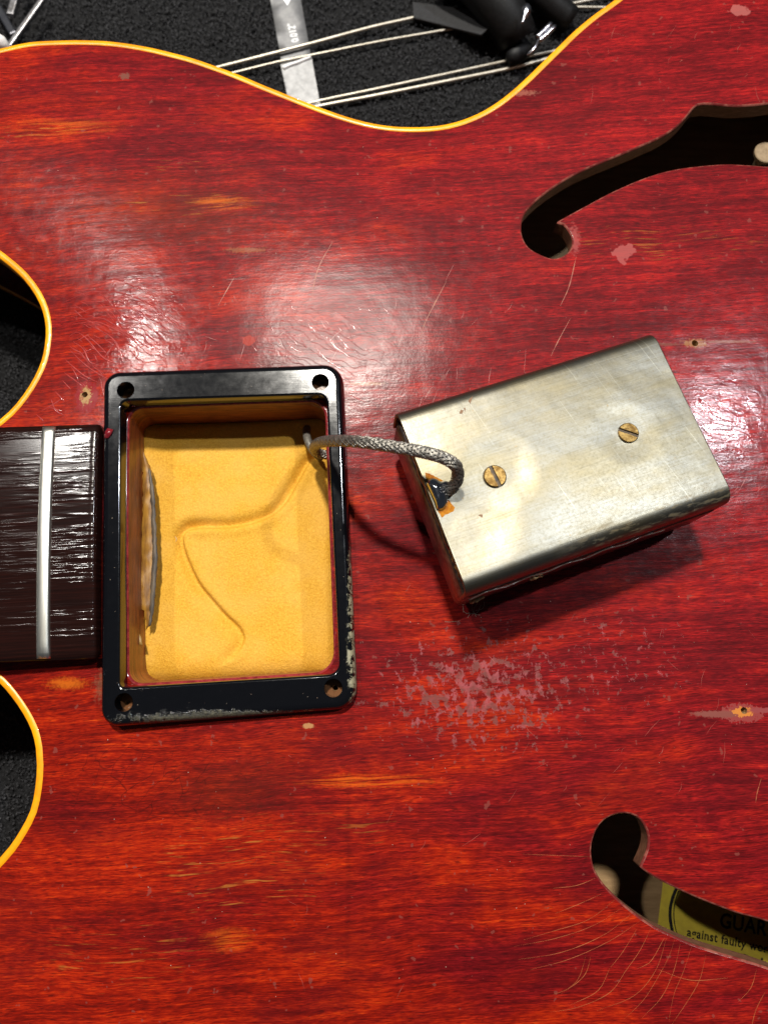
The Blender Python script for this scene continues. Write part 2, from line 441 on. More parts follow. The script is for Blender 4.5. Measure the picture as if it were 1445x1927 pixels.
# ------------------------------------------------------------------ the guitar body
A = np.array([math.cos(AX), math.sin(AX)]); T = np.array([-math.sin(AX), math.cos(AX)])
mid = (np.array(P(100, 620, 0)[:2]) + np.array(P(81, 1440, 0)[:2])) / 2
ORG = mid
def st(p): d = np.array(p[:2]) - ORG; return np.array([d @ A, d @ T])
def xy(s, t): return ORG + A*s + T*t
ZE = -3.2                                    # how far the arched top falls at the rim
top_px = [(-470, 300), (-455, 245), (-400, 215), (-280, 178), (-170, 140), (-80, 111), (0, 91), (55, 79), (97, 76), (150, 75), (210, 77.5), (280, 88), (320, 97.5), (360, 108), (410, 125), (450, 140), (500, 161), (550, 181), (600, 200.5),
          (650, 218), (690, 229), (730, 236), (772, 238.5), (822, 236), (857, 229), (897, 214), (932, 194), (962, 171), (992, 144), (1022, 114.5), (1052, 85), (1082, 56), (1117, 27), (1152, 2)]
horn_px = [(-455, 330), (-400, 335), (-290, 345), (-187, 380), (-87, 430), (0, 486), (20, 502), (44, 524.5), (67, 556), (80, 585), (86, 617), (84, 649), (78, 678), (64, 710), (44, 742), (17, 774), (-20, 802), (-60, 817)]
lowcut_px = [(-60, 1250), (-20, 1272), (0, 1287), (21, 1311), (43, 1343), (59, 1375), (67, 1408), (69, 1440), (66, 1482), (57, 1525), (39, 1561), (18, 1593), (0, 1614), (-87, 1690)]
tp = [np.array(P(x, y, ZE)[:2]) for x, y in top_px]
e = st(tp[-1])
lower_bout = [(e[0] + 22, e[1] + 17), (e[0] + 52, e[1] + 35), (e[0] + 92, e[1] + 52), (e[0] + 137, e[1] + 60), (e[0] + 182, e[1] + 56), (e[0] + 222, e[1] + 36), (e[0] + 252, e[1] + 3),
              (e[0] + 272, e[1] - 42), (e[0] + 280, e[1] - 87), (e[0] + 282, 0)]
up_half = tp + [xy(*q) for q in lower_bout]
lo_half = []
for p in reversed(up_half[:-1]):
    s, t = st(p); lo_half.append(xy(s + (3 if s > -150 else 0), -(t + 9)))
hp = [np.array(P(x, y, ZE)[:2]) for x, y in horn_px]
lp = [np.array(P(x, y, ZE)[:2]) for x, y in lowcut_px]
hm = []
for p in reversed(hp[:4]):
    s, t = st(p); hm.append(xy(s, -(t + 7)))
outline = up_half + lo_half + list(reversed(hm[0:4])) [::-1] + list(reversed(lp)) + list(reversed(hp))
outline = catmull(outline, True, 2.0)
BW = 1.72
top_edge = inset(outline, BW)

def ztop(V):
    V = np.asarray(V, float)[:, :2]
    d = dist_loop(V, outline)
    t = np.clip(1 - d / 62.0, 0, 1)
    return ZE * t**2.2
def zt(p): return float(ztop([p])[0])

# openings: the pickup cavity, two sound holes, small screw holes
cav = densify(rquad([P(241, 767), P(611, 755), P(629, 1263), P(240, 1288)], [3.2, 4.0, 4.6, 3.2], 8), 3)
fh_up = [(1012, 475), (994.5, 463), (984, 444.5), (981.5, 424), (986, 403), (1001, 383), (1025, 362), (1060, 338), (1094, 319.5), (1128, 305), (1169, 288.5), (1210, 271.6), (1244.5, 256), (1268.5, 241),
         (1289, 222), (1306, 201), (1313, 195.5), (1323, 194), (1347, 195), (1378, 198.6), (1409, 198), (1445, 194.5), (1490, 186), (1560, 172), (1640, 160), (1700, 163), (1735, 180), (1740, 205), (1715, 215), (1700, 212),
         (1680, 225), (1640, 250), (1590, 285), (1560, 315), (1530, 322), (1490, 318), (1445, 312.7), (1395, 309), (1361, 308), (1320, 311), (1275, 316.5), (1234, 326), (1190, 342), (1142, 364), (1101, 386), (1066, 405), (1050, 414.5), (1048, 417),
         (1059.6, 421), (1070, 434), (1077, 451), (1073, 468.5), (1059.6, 480.5), (1039, 485)]
fh_lo = [(1175, 1531), (1156, 1534), (1136, 1545), (1122.5, 1563), (1114, 1591), (1114, 1613), (1120, 1638), (1131, 1657), (1147, 1676.5), (1172, 1701), (1200, 1723.6), (1233, 1746), (1266.5, 1762), (1305, 1779), (1349.5, 1793.5),
         (1391, 1805.5), (1445, 1822), (1490, 1840), (1530, 1868), (1550, 1875), (1570, 1858), (1620, 1855), (1680, 1868), (1740, 1895), (1785, 1925), (1810, 1915), (1835, 1885), (1825, 1850), (1790, 1835), (1740, 1845), (1690, 1815), (1630, 1780), (1580, 1760), (1555, 1742), (1530, 1750), (1490, 1744), (1445, 1736), (1430, 1731),
         (1391, 1721), (1349.5, 1706), (1308, 1689.5), (1272, 1673), (1239, 1656), (1213, 1640), (1205, 1633), (1205, 1629.5), (1211, 1615.6), (1218, 1596), (1219, 1574), (1211, 1552), (1197, 1537)]
fh = []
for f in (fh_up, fh_lo):
    fh.append(catmull([P(x, y, 0)[:2] for x, y in f], True, .9))
screw_px = [(155, 738, .75), (1307, 646, .8), (1399, 1337, .75)]
ring_holes_px = [(237, 734), (603, 719), (233, 1322), (627, 1295)]
pil = [circle(P(x, y, 0), r, 14, .12) for x, y, r in screw_px] + [circle(P(x + 4, y - 0, 0), .62, 12, .1) for x, y in ring_holes_px]

guitar = thing('electric_guitar', 'worn cherry red electric guitar body with yellow binding and two f-holes, lying face up', 'guitar', (0, 0, ZC + .3))
fh_out = [inset(f, -.42) for f in fh]; cav_out = inset(cav, -.5)
V, F = sheet(top_edge, fh_out + [cav_out] + pil, ztop, 4.0)
def top_mesh():
    va = np.array(V); c = va[np.array(F)].mean(1); ts = 45.0; slots = []; mats = []; idx = {}
    for x, y in c[:, :2]:
        k = (math.floor(x/ts), math.floor(y/ts))
        if not (-3 <= k[0] <= 2 and -4 <= k[1] <= 3): k = None
        if k not in idx:
            idx[k] = len(mats)
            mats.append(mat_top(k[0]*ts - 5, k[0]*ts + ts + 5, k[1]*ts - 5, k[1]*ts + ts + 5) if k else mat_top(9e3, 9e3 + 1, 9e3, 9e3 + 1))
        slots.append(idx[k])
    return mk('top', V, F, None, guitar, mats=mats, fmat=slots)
top = top_mesh()

def hole_wall(name, lp_out, lp_in, depth, drop, parent, edge_m, wall_m):
    zz = ztop(lp_out)
    a = [(p[0], p[1], z) for p, z in zip(lp_out, zz)]
    mid_ = [(.35*p[0] + .65*q[0], .35*p[1] + .65*q[1], z - drop*.30) for p, q, z in zip(lp_out, lp_in, zz)]
    b = [(p[0], p[1], z - drop) for p, z in zip(lp_in, zz)]
    c = [(p[0], p[1], z - depth) for p, z in zip(lp_in, zz)]
    V, F = strips([a, mid_, b])
    mk(name + '_edge', V, F, edge_m, parent)
    bb = [(p[0], p[1], p[2]) for p in b]
    V, F = strips([bb, c])
    mk(name + '_wall', V, F, wall_m, parent, smooth=True)
for i, f in enumerate(fh): hole_wall('sound_hole', fh_out[i], f, 4.6, .40, top, M['worn_edge'], M['ply_edge'])
hole_wall('pickup_cavity', cav_out, cav, 19.5, .45, top, mat_simple('glossy_maroon_rim', (.13, .010, .014), .15, 0, .8, (.25, .03, .03), coat=.8), M['cavity'])
V, F = sheet(cav, [], lambda q: np.full(len(q), -19.4), 12)
mk('pickup_cavity_floor', V, F, M['cavity'], top)
M['hole_wood'] = mat_simple('drilled_raw_wood', (.40, .25, .10), .7, 0, 1.5, (.16, .07, .03), .1, 2)
for lp_ in pil:
    z0 = zt(lp_[0])
    c = np.mean(lp_, 0)
    V, F = strips([lift(lp_, z0), lift([c + (np.array(p) - c)*.9 for p in lp_], z0 - 1.5), lift([c + (np.array(p) - c)*.45 for p in lp_], z0 - 6)])
    mk('screw_hole', V, F, M['hole_wood'], top)

c_ = P(1441, 286, -11); V, F = tube([(c_[0], c_[1], -44.9), (c_[0], c_[1], -12.4), (c_[0], c_[1], -12.3), (c_[0], c_[1], -11.2), (c_[0], c_[1], -11)], lambda i: (1.2, 1.2, 3.0, 3.2, 3.0)[i], 24)  # made-up post: its tan head stands in for a lit patch inside the body
mk('lit_patch_post', V, F, mat_simple('lit_patch_tan', (.24, .17, .095), .7, 0, .5, (.17, .115, .06)), guitar, smooth=False)
# binding, sides, back
ring = [outline, inset(outline, .22), inset(outline, BW - .03), top_edge]
zb = [ztop(r) for r in ring]
prof = [[(p[0], p[1], z - 6.5) for p, z in zip(ring[0], zb[0])], [(p[0], p[1], z - .25) for p, z in zip(ring[0], zb[0])], [(p[0], p[1], z + .02) for p, z in zip(ring[1], zb[1])],
        [(p[0], p[1], z + .05) for p, z in zip(ring[2], zb[2])], [(p[0], p[1], z - .02) for p, z in zip(ring[3], zb[3])]]
V, F = strips(prof); recalc(mk('binding', V, F, M['binding'], guitar))
si = inset(outline, .12)
V, F = strips([lift(si, ZE - 6.3), lift(si, -44.2)]); recalc(mk('side', V, F, M['side'], guitar))
V, F = strips([lift(inset(outline, 2), -44), lift(outline, -44), lift(outline, -48.2), lift(inset(outline, 1.5), ZC + .9), lift(inset(outline, 3), ZC + .9)])
recalc(mk('back_binding', V, F, mat_simple('aged_back_binding', (.40, .20, .02), .4, 0, .3, (.30, .13, .02)), guitar))
V, F = sheet(inset(outline, 1.4), [], lambda q: np.full(len(q), -45.0), 14)
mk('back', V, F, M['inner_wood'], guitar)
V, F = sheet(inset(outline, 1.6), [], lambda q: np.full(len(q), ZC + .95), 14)
mk('back_outside', V, F, M['side'], guitar)

# ------------------------------------------------------------------ neck end: fingerboard with its last fret
ZF = 4.6
def mat_rosewood():
    N = NT('dry_rosewood'); v = N.map(N.co(), rot=-AX)
    g = N.noise(N.map(v, sc=(.05, 2.3, 0)), 1, 5, .7)
    g2 = N.noise(N.map(v, loc=(5, 9, 0), sc=(.16, 4.5, 0)), 1, 3, .6)
    big = N.noise(N.map(v, loc=(1, 4, 0), sc=(.03, .16, 0)), 1, 3, .6)
    col = N.ramp(g, [(0, (.003, .0015, .0015)), (.45, (.008, .003, .0025)), (1, (.030, .006, .004))])
    col = N.mix(N.step(big, .45, .62), col, (.011, .0036, .0028))
    rd = N.noise(N.map(v, loc=(2, 7, 0), sc=(.04, .85, 0)), 1, 2.2, .62)
    nb = N.bump(N.math('MULTIPLY_ADD', g2, .006, N.math('MULTIPLY', N.math('MULTIPLY', N.step(rd, .36, .66), N.step(big, .38, .62)), .13)), 1.0)
    N.set(Base_Color=col, Roughness=N.math('MULTIPLY_ADD', g2, .10, .10), Specular_IOR_Level=.27, Normal=nb)
    return N.m
M['rosewood'] = mat_rosewood()
fe = [P(-2, 803, 3.6), P(186, 797, 3.6), P(181, 1239.5, 3.6), P(-2, 1247, 3.6)]
ftop = np.array(fe[1][:2]); fbot = np.array(fe[2][:2]); adir = (np.array(fe[0][:2]) - ftop); adir /= np.linalg.norm(adir)
bdir = (np.array(fe[3][:2]) - fbot); bdir /= np.linalg.norm(bdir)
def fb_xy(u, w):      # u mm from the body end towards the nut, w -1..1 across from lower to upper edge
    return (ftop + adir*u)*(1 + w)/2 + (fbot + bdir*u)*(1 - w)/2
def fb_z(w): return ZF - 1.15*w*w
def fingerboard():
    us = [0, .35, .9] + list(np.linspace(2, 190, 95)); n = 40; V = []; F = []
    ws = [-1 + 2*i/n for i in range(n + 1)]
    for u in us:
        dz = -.8 if u == 0 else (-.2 if u == .35 else 0)
        for w in ws:
            p = fb_xy(u, w*(.999)); ez = -.35 if abs(w) == 1 else 0
            V.append((p[0], p[1], fb_z(w) + dz + ez + (R.uniform(-.06, .06) if u < 1 else 0)))
    m = n + 1
    for k in range(len(us) - 1):
        for i in range(n): F.append((k*m + i, k*m + i + 1, (k+1)*m + i + 1, (k+1)*m + i))
    # walls down to the body
    k0 = len(V)
    loop = [i for i in range(m)] + [(k)*m + n for k in range(1, len(us))] + [(len(us)-1)*m + i for i in range(n - 1, -1, -1)] + [k*m for k in range(len(us) - 2, 0, -1)]
    for i in loop: V.append((V[i][0], V[i][1], -.6))
    L = len(loop)
    for i in range(L): F.append((loop[i], loop[(i+1) % L], k0 + (i+1) % L, k0 + i))
    return recalc(mk('fingerboard', V, F, M['rosewood'], guitar))
board = fingerboard()
M['fret'] = mat_simple('nickel_fret', (.92, .91, .84), .34, 1.0, .6, (.78, .76, .68), .012, 1.5, sc=(2.5, .2, 1))
def fret(u0):
    n = 40; prof = [(-1.55, -.1), (-1.5, .35), (-1.25, .68), (-.75, .88), (0, .96), (.75, .88), (1.25, .68), (1.5, .35), (1.55, -.1)]
    loops = []
    for i in range(n + 1):
        w = (-1 + 2*i/n) * .983; lp_ = []
        for dx, dz in prof:
            p = fb_xy(u0 + dx, w); ed = .55 if i in (0, n) else (.9 if i in (1, n-1) else 1)
            lp_.append((p[0], p[1], fb_z(w) + dz*ed))
        loops.append(lp_)
    V, F = strips(loops, False); k = len(prof)
    F += [tuple(range(k)), tuple(range(n*k + k - 1, n*k - 1, -1))]
    return recalc(mk('fret', V, F, M['fret'], board))
uf = (np.array(fe[1][:2]) - np.array(P(83.5, 1000, 5)[:2])) @ (-adir) * -1
uf = abs((np.array(P(81.5, 1018, 5.3)[:2]) - (ftop + fbot)/2) @ (adir + bdir)/2)
for du in (0, 14.2, 29.2, 45.2): fret(uf + du)
# the neck under the board, outside the picture
lo_ = []
for u in (12, 190):
    sec = []
    for a in np.linspace(0, math.pi, 15):
        p = fb_xy(u, math.cos(a)*.985); sec.append((p[0], p[1], -.5 - 22*math.sin(a)**.8))
    lo_.append(sec)
V, F = strips(lo_, False); F += [tuple(range(15)), tuple(range(29, 14, -1))]
recalc(mk('neck', V, F, M['side'], guitar))
# dried lacquer ridge along the end of the board
M['maroon'] = mat_simple('thick_maroon_lacquer', (.115, .006, .012), .16, 0, .8, (.18, .012, .016), .05, 1.0, coat=.8)
def ridge(name, pts, w, h, parent, mat):
    V = []; F = []; pts = [np.array(P(x, y, 0)[:2]) for x, y in pts]; pts = catmull(pts, False, 1.0); n = len(pts)
    for i, p in enumerate(pts):
        t = pts[min(i+1, n-1)] - pts[max(i-1, 0)]; t = t/np.linalg.norm(t); q = np.array([-t[1], t[0]])
        ww = w*R.uniform(.75, 1.2)*(.35 if i in (0, n-1) else 1); z = zt(p)
        for k, (o, hh) in enumerate(((-1, -.1), (-.6, .8), (.1, 1), (.7, .7), (1, -.1))):
            V.append((p[0] + q[0]*ww*o, p[1] + q[1]*ww*o, z + h*hh*R.uniform(.8, 1.1)))
    for i in range(n - 1):
        for k in range(4): F.append((i*5 + k, i*5 + k + 1, (i+1)*5 + k + 1, (i+1)*5 + k))
    return recalc(mk(name, V, F, mat, parent))
ridge('lacquer_ridge', [(191, 803), (194, 830), (195, 870), (194, 930), (193, 985), (191, 1012)], .42, .9, guitar, M['maroon'])
ridge('lacquer_ridge', [(186, 1158), (187, 1180), (187, 1205)], .45, 1.0, guitar, M['maroon'])

# paper label glued to the inside of the back, seen through the lower sound hole
M['paper'] = mat_simple('yellow_paper_label', (.70, .55, .05), .7, 0, .4, (.62, .47, .05))
M['ink'] = mat_simple('black_print', (.012, .011, .01), .6)
ZL = -44.7
def lab(px, py): return np.array(P(px, py, ZL)[:2])
lu = lab(1445, 1787) - lab(1293, 1755); lu /= np.linalg.norm(lu); lv = np.array([-lu[1], lu[0]])
lo0 = lab(1240, 1715)
def lxy(a, b): q = lo0 + lu*a + lv*b; return q
ol = [lxy(*q) for q in [(0, -14), (0, 14), (78, 14), (78, -30), (4, -30)]]
V, F = sheet(ol, [], lambda q: np.full(len(q), ZL), 10)
label = mk('paper_label', V, F, M['paper'], guitar)
def ribbon2(pts, w, z, closed=False):
    V = []; F = []; n = len(pts)
    for i, p in enumerate(pts):
        t = pts[min(i+1, n-1)] - pts[max(i-1, 0)]; t = t/np.linalg.norm(t); q = np.array([-t[1], t[0]])*w/2
        V += [(p[0] + q[0], p[1] + q[1], z), (p[0] - q[0], p[1] - q[1], z)]
    for i in range(n - 1): F.append((2*i, 2*i + 1, 2*i + 3, 2*i + 2))
    return V, F
arc1 = catmull([lab(1292, 1648), lab(1272, 1672), lab(1260, 1715), lab(1266, 1758), lab(1285, 1800)], False, 1)
arc2 = catmull([lab(1298, 1650), lab(1278, 1674), lab(1267, 1716), lab(1273, 1758), lab(1292, 1800)], False, 1)
V, F = join([ribbon2(arc1, .85, ZL + .03), ribbon2(arc2, .28, ZL + .03)])
mk('label_border', V, F, M['ink'], label)
def text(name, s, size, loc, rot, mat, parent, extrude=0.0, track=1.0, sx=1.0, bold=0.0):
    c = bpy.data.curves.new(name, 'FONT'); c.body = s; c.size = size*MM; c.space_character = track; c.extrude = extrude*MM; c.offset = bold*MM
    c.resolution_u = 3
    o = bpy.data.objects.new(name, c); coll(o)
    dg = bpy.context.evaluated_depsgraph_get(); me = bpy.data.meshes.new_from_object(o.evaluated_get(dg))
    bpy.data.objects.remove(o); bpy.data.curves.remove(c)
    co = np.array([v.co[:] for v in me.vertices]); cr, sr = math.cos(rot), math.sin(rot)
    for v in me.vertices:
        x, y, z = v.co; x *= sx
        v.co = (x*cr - y*sr + loc[0]*MM, x*sr + y*cr + loc[1]*MM, z + loc[2]*MM)
    me.materials.clear(); me.materials.append(mat)
    ob = bpy.data.objects.new(name, me); coll(ob); attach(ob, parent); return ob
lrot = math.atan2(lu[1], lu[0])
text('printed_text', 'GUAR', 5.3, (*lab(1352, 1744), ZL + .03), lrot + .02, M['ink'], label, track=1.05, sx=.86, bold=.10)
text('printed_text', 'against faulty work', 3.2, (*lab(1291, 1761), ZL + .03), lrot, M['ink'], label, track=1.08, sx=.88, bold=.07)
text('printed_text', 'C.l', 6.0, (*lab(1378, 1822), ZL + .03), lrot, M['ink'], label, track=1.2)

# fine cracks and scratches in the finish
M['crack'] = mat_simple('tan_finish_crack', (.26, .050, .012), .5, 0, .5, (.34, .10, .03), lo=.3, hi=.7)
M['scratch'] = mat_simple('pale_surface_scratch', (.30, .065, .045), .4, 0, .4, (.18, .02, .012))
def surf_ribbon(pts, w, z=.025, taper=True):
    pts = catmull(pts, False, 1.2); n = len(pts)
    if n < 2: return [], []
    zz = ztop(pts) + z; V = []; F = []
    for i, p in enumerate(pts):
        t = pts[min(i+1, n-1)] - pts[max(i-1, 0)]; t = t/(np.linalg.norm(t) + 1e-9); q = np.array([-t[1], t[0]])*w/2*R.uniform(.5, 1.3)
        if taper: q = q*min(1, .25 + 2.2*min(i, n-1-i)/n)
        V += [(p[0] + q[0], p[1] + q[1], zz[i]), (p[0] - q[0], p[1] - q[1], zz[i])]
    for i in range(n - 1): F.append((2*i, 2*i + 1, 2*i + 3, 2*i + 2))
    return V, F
def pxs(l): return [np.array(P(x, y, 0)[:2]) for x, y in l]
cr = []; cr2 = []
fan = [[(1113, 1614), (1060, 1612), (985, 1608)], [(1122, 1655), (1085, 1668), (1040, 1675)], [(1135, 1682), (1090, 1705), (1045, 1722)], [(1158, 1696), (1110, 1735), (1045, 1757), (985, 1772)],
       [(1172, 1708), (1120, 1742), (1050, 1770), (970, 1785)], [(1190, 1722), (1140, 1760), (1060, 1795), (980, 1812)], [(1207, 1734), (1150, 1775), (1070, 1812), (1000, 1830)],
       [(1200, 1752), (1175, 1795), (1150, 1830)], [(1224, 1748), (1205, 1790), (1180, 1835), (1155, 1875), (1090, 1905), (1040, 1915)], [(1253, 1768), (1225, 1815), (1200, 1828)], [(1258, 1768), (1235, 1830), (1200, 1880), (1130, 1912)],
       [(1272, 1770), (1262, 1800), (1240, 1845), (1215, 1890), (1180, 1927)], [(1282, 1778), (1270, 1830), (1250, 1880), (1215, 1925)], [(1304, 1782), (1290, 1830), (1270, 1875), (1262, 1930)],
       [(1330, 1800), (1318, 1845), (1295, 1890), (1270, 1935)], [(1105, 1800), (1092, 1850), (1060, 1880)], [(1115, 1805), (1105, 1840), (1070, 1870), (1045, 1880)], [(1425, 1825), (1415, 1860), (1390, 1890)],
       [(1440, 1870), (1425, 1905), (1415, 1940)], [(1240, 1830), (1300, 1850), (1370, 1845)], [(1150, 1830), (1130, 1870), (1080, 1900)]]
for l in fan: cr.append(surf_ribbon(pxs([(x + R.uniform(-2, 2), y + R.uniform(-2, 2)) for x, y in l]), R.uniform(.07, .13)))
for l in ([(625, 455), (600, 500), (588, 545), (586, 565)], [(838, 530), (815, 575), (800, 610), (790, 640)], [(1075, 600), (1050, 645), (1035, 670)], [(1085, 480), (1070, 540), (1055, 575)],
          [(440, 520), (410, 575)], [(1432, 1465), (1422, 1495), (1420, 1510)]):
    cr2.append(surf_ribbon(pxs([(x + R.uniform(-2, 2), y + R.uniform(-2, 2)) for x, y in l]), .22))
V, F = join(cr); tag(mk('finish_crack', V, F, M['crack'], top), kind='stuff')
V, F = join(cr2); tag(mk('rub_mark', V, F, mat_simple('faint_rub_mark', (.20, .028, .008), .5, 0, .9, (.30, .09, .028), lo=.45, hi=.6), top), kind='stuff')
sc_ = []
for _ in range(150):
    x, y = R.choice([(R.uniform(380, 720), R.uniform(500, 690)), (R.uniform(700, 1000), R.uniform(560, 760)), (R.uniform(1280, 1445), R.uniform(600, 1000)), (R.uniform(1050, 1440), R.uniform(20, 190)), (R.uniform(900, 1440), R.uniform(1150, 1650)), (R.uniform(330, 1300), R.uniform(300, 1900))])
    a = R.choice([R.gauss(2.0, .25), R.gauss(2.1, .4), R.gauss(.5, .3)]); L = R.uniform(6, 45)
    if (215 < x < 680 and 680 < y < 1380) or (x > 960 and y < 500 and y > 170): continue
    if 1090 < x and y > 1500: continue
    sc_.append(surf_ribbon(pxs([(x, y), (x + L*.5*math.cos(a) + R.uniform(-3, 3), y + L*.5*math.sin(a)), (x + L*math.cos(a), y + L*math.sin(a))]), R.uniform(.06, .12)))
V, F = join(sc_); tag(mk('finish_scratch', V, F, M['scratch'], top), kind='stuff')

# raised wrinkles in the old lacquer: low rounded ridges
M['wrinkle'] = mat_simple('raised_lacquer_wrinkle', (.20, .014, .014), .35, 0, .8, (.30, .030, .024), spec=.3, coat=.9, Coat_Roughness=.12)
wr = []
def wrinkle(pts, w, h):
    pts = [(x + R.uniform(-1, 1), y + R.uniform(-1, 1)) for x, y in pts]
    q = catmull(pxs(pts), False, .8); n = len(q)
    if n < 3: return
    zz = ztop(q); V = []; F = []
    for i, p in enumerate(q):
        t = q[min(i+1, n-1)] - q[max(i-1, 0)]; t = t/(np.linalg.norm(t) + 1e-9); k = min(1, .2 + 2.5*min(i, n-1-i)/n)*R.uniform(.7, 1.2); m = np.array([-t[1], t[0]])*w/2*k
        V += [(p[0] + m[0], p[1] + m[1], zz[i] - .01), (p[0] + m[0]*.4, p[1] + m[1]*.4, zz[i] + h*k), (p[0] - m[0]*.4, p[1] - m[1]*.4, zz[i] + h*k), (p[0] - m[0], p[1] - m[1], zz[i] - .01)]
    for i in range(n - 1):
        for k in range(3): F.append((i*4 + k, i*4 + k + 1, i*4 + k + 5, i*4 + k + 4))
    wr.append((V, F))
for l in ([(390, 340), (470, 315), (560, 285), (650, 290), (760, 295), (870, 330), (970, 375), (1040, 440), (1110, 500), (1180, 560)], [(460, 245), (560, 245), (650, 225), (740, 205), (830, 245), (920, 285), (990, 310), (1080, 350)],
          [(410, 415), (500, 415), (580, 395), (730, 395), (770, 430), (850, 470), (930, 510), (1000, 560), (1050, 610)], [(430, 440), (520, 455), (640, 455), (720, 500), (800, 550), (880, 610), (960, 660), (1080, 715)],
          [(440, 490), (540, 480), (620, 485), (700, 520), (780, 560), (850, 600), (930, 680), (1020, 745)], [(420, 570), (470, 540), (540, 590), (600, 660), (660, 720), (740, 760), (860, 785)], [(540, 490), (600, 520), (690, 570), (750, 630), (790, 740)],
          [(670, 600), (720, 600), (760, 660), (790, 750)], [(430, 660), (500, 730), (570, 790), (660, 840), (730, 870)], [(400, 720), (460, 780), (530, 830), (620, 880)], [(790, 320), (850, 400), (930, 445), (1020, 500), (1110, 585)],
          [(1000, 350), (1060, 440), (1130, 500), (1210, 560)], [(870, 620), (880, 700), (890, 745)], [(900, 510), (960, 590), (1030, 650)], [(530, 350), (620, 350), (700, 340)], [(470, 270), (560, 270), (640, 260)], [(540, 560), (640, 650), (680, 690)],
          [(450, 600), (520, 660), (560, 740), (640, 770)], [(620, 290), (690, 340), (730, 390)], [(430, 380), (520, 380)], [(240, 1060), (330, 1010), (400, 960)], [(280, 1030), (380, 1060)], [(330, 930), (400, 1000)], [(210, 1080), (260, 1130)], [(300, 980), (340, 1060), (400, 1090)],
          [(390, 800), (460, 860), (520, 900)], [(380, 860), (440, 920)], [(480, 600), (560, 560)], [(500, 690), (590, 650)], [(660, 720), (700, 660), (720, 640)]):
    wrinkle([(x/3.44, 460 + y/3.44) for x, y in l], .40, .11)
for l in ([(590, 510), (610, 575), (660, 590)], [(700, 650), (740, 710), (800, 740)], [(820, 650), (860, 710), (920, 720)], [(870, 770), (920, 850), (1000, 910), (1110, 1000)], [(940, 760), (1000, 830), (1090, 920)], [(540, 780), (580, 830), (620, 870), (720, 900)],
          [(600, 780), (640, 850)], [(760, 830), (850, 940), (950, 1010), (1050, 1090)], [(480, 780), (500, 830)], [(230, 500), (400, 495), (560, 495)], [(130, 590), (300, 590), (470, 570)], [(250, 665), (420, 665), (700, 655), (800, 655)], [(310, 715), (500, 715), (600, 710)],
          [(340, 775), (560, 770), (700, 765)], [(1000, 1190), (1080, 1240), (1180, 1280)], [(1050, 1090), (1140, 1070), (1250, 1085)]):
    wrinkle([(400 + x/4.014, 440 + y/4.014) for x, y in l], .28, .035)
for l in ([(470, 740), (700, 735), (900, 745), (1150, 750)], [(480, 790), (700, 790), (1000, 800), (1150, 805)], [(550, 960), (750, 965), (950, 985), (1100, 1060)], [(590, 1035), (750, 1020), (880, 1030)], [(660, 1170), (760, 1155), (860, 1165), (970, 1170)],
          [(710, 1280), (900, 1275), (1100, 1300)], [(750, 1365), (900, 1365)]):
    wrinkle([(1200 + x/5.898, 600 + y/5.898) for x, y in l], .30, .035)
for _ in range(75):
    x, y = R.uniform(112, 300), R.uniform(540, 715); a = math.radians(R.gauss(18 + (y - 540)*.16, 14)); L = R.uniform(14, 60); l = []
    if y > 690 and x > 190: continue
    for q in range(5): l.append((x, y)); x += L/4*math.cos(a); y += L/4*math.sin(a); a += R.gauss(.06, .12)
    if max(p[1] for p in l) > 692 and max(p[0] for p in l) > 200: continue
    wrinkle(l, R.uniform(.16, .30), R.uniform(.03, .08))
for _ in range(40):
    x, y = R.uniform(470, 720), R.uniform(560, 670); a = math.radians(R.choice([R.gauss(48, 12), R.gauss(2, 6)])); L = R.uniform(14, 45); l = []
    for q in range(5): l.append((x, y)); x += L/4*math.cos(a); y += L/4*math.sin(a); a += R.gauss(.0, .12)
    if max(p[1] for p in l) > 684 and min(p[0] for p in l) < 655: continue
    wrinkle(l, R.uniform(.14, .24), R.uniform(.02, .045))
V, F = join(wr); tag(mk('lacquer_wrinkle', V, F, M['wrinkle'], top), kind='stuff')

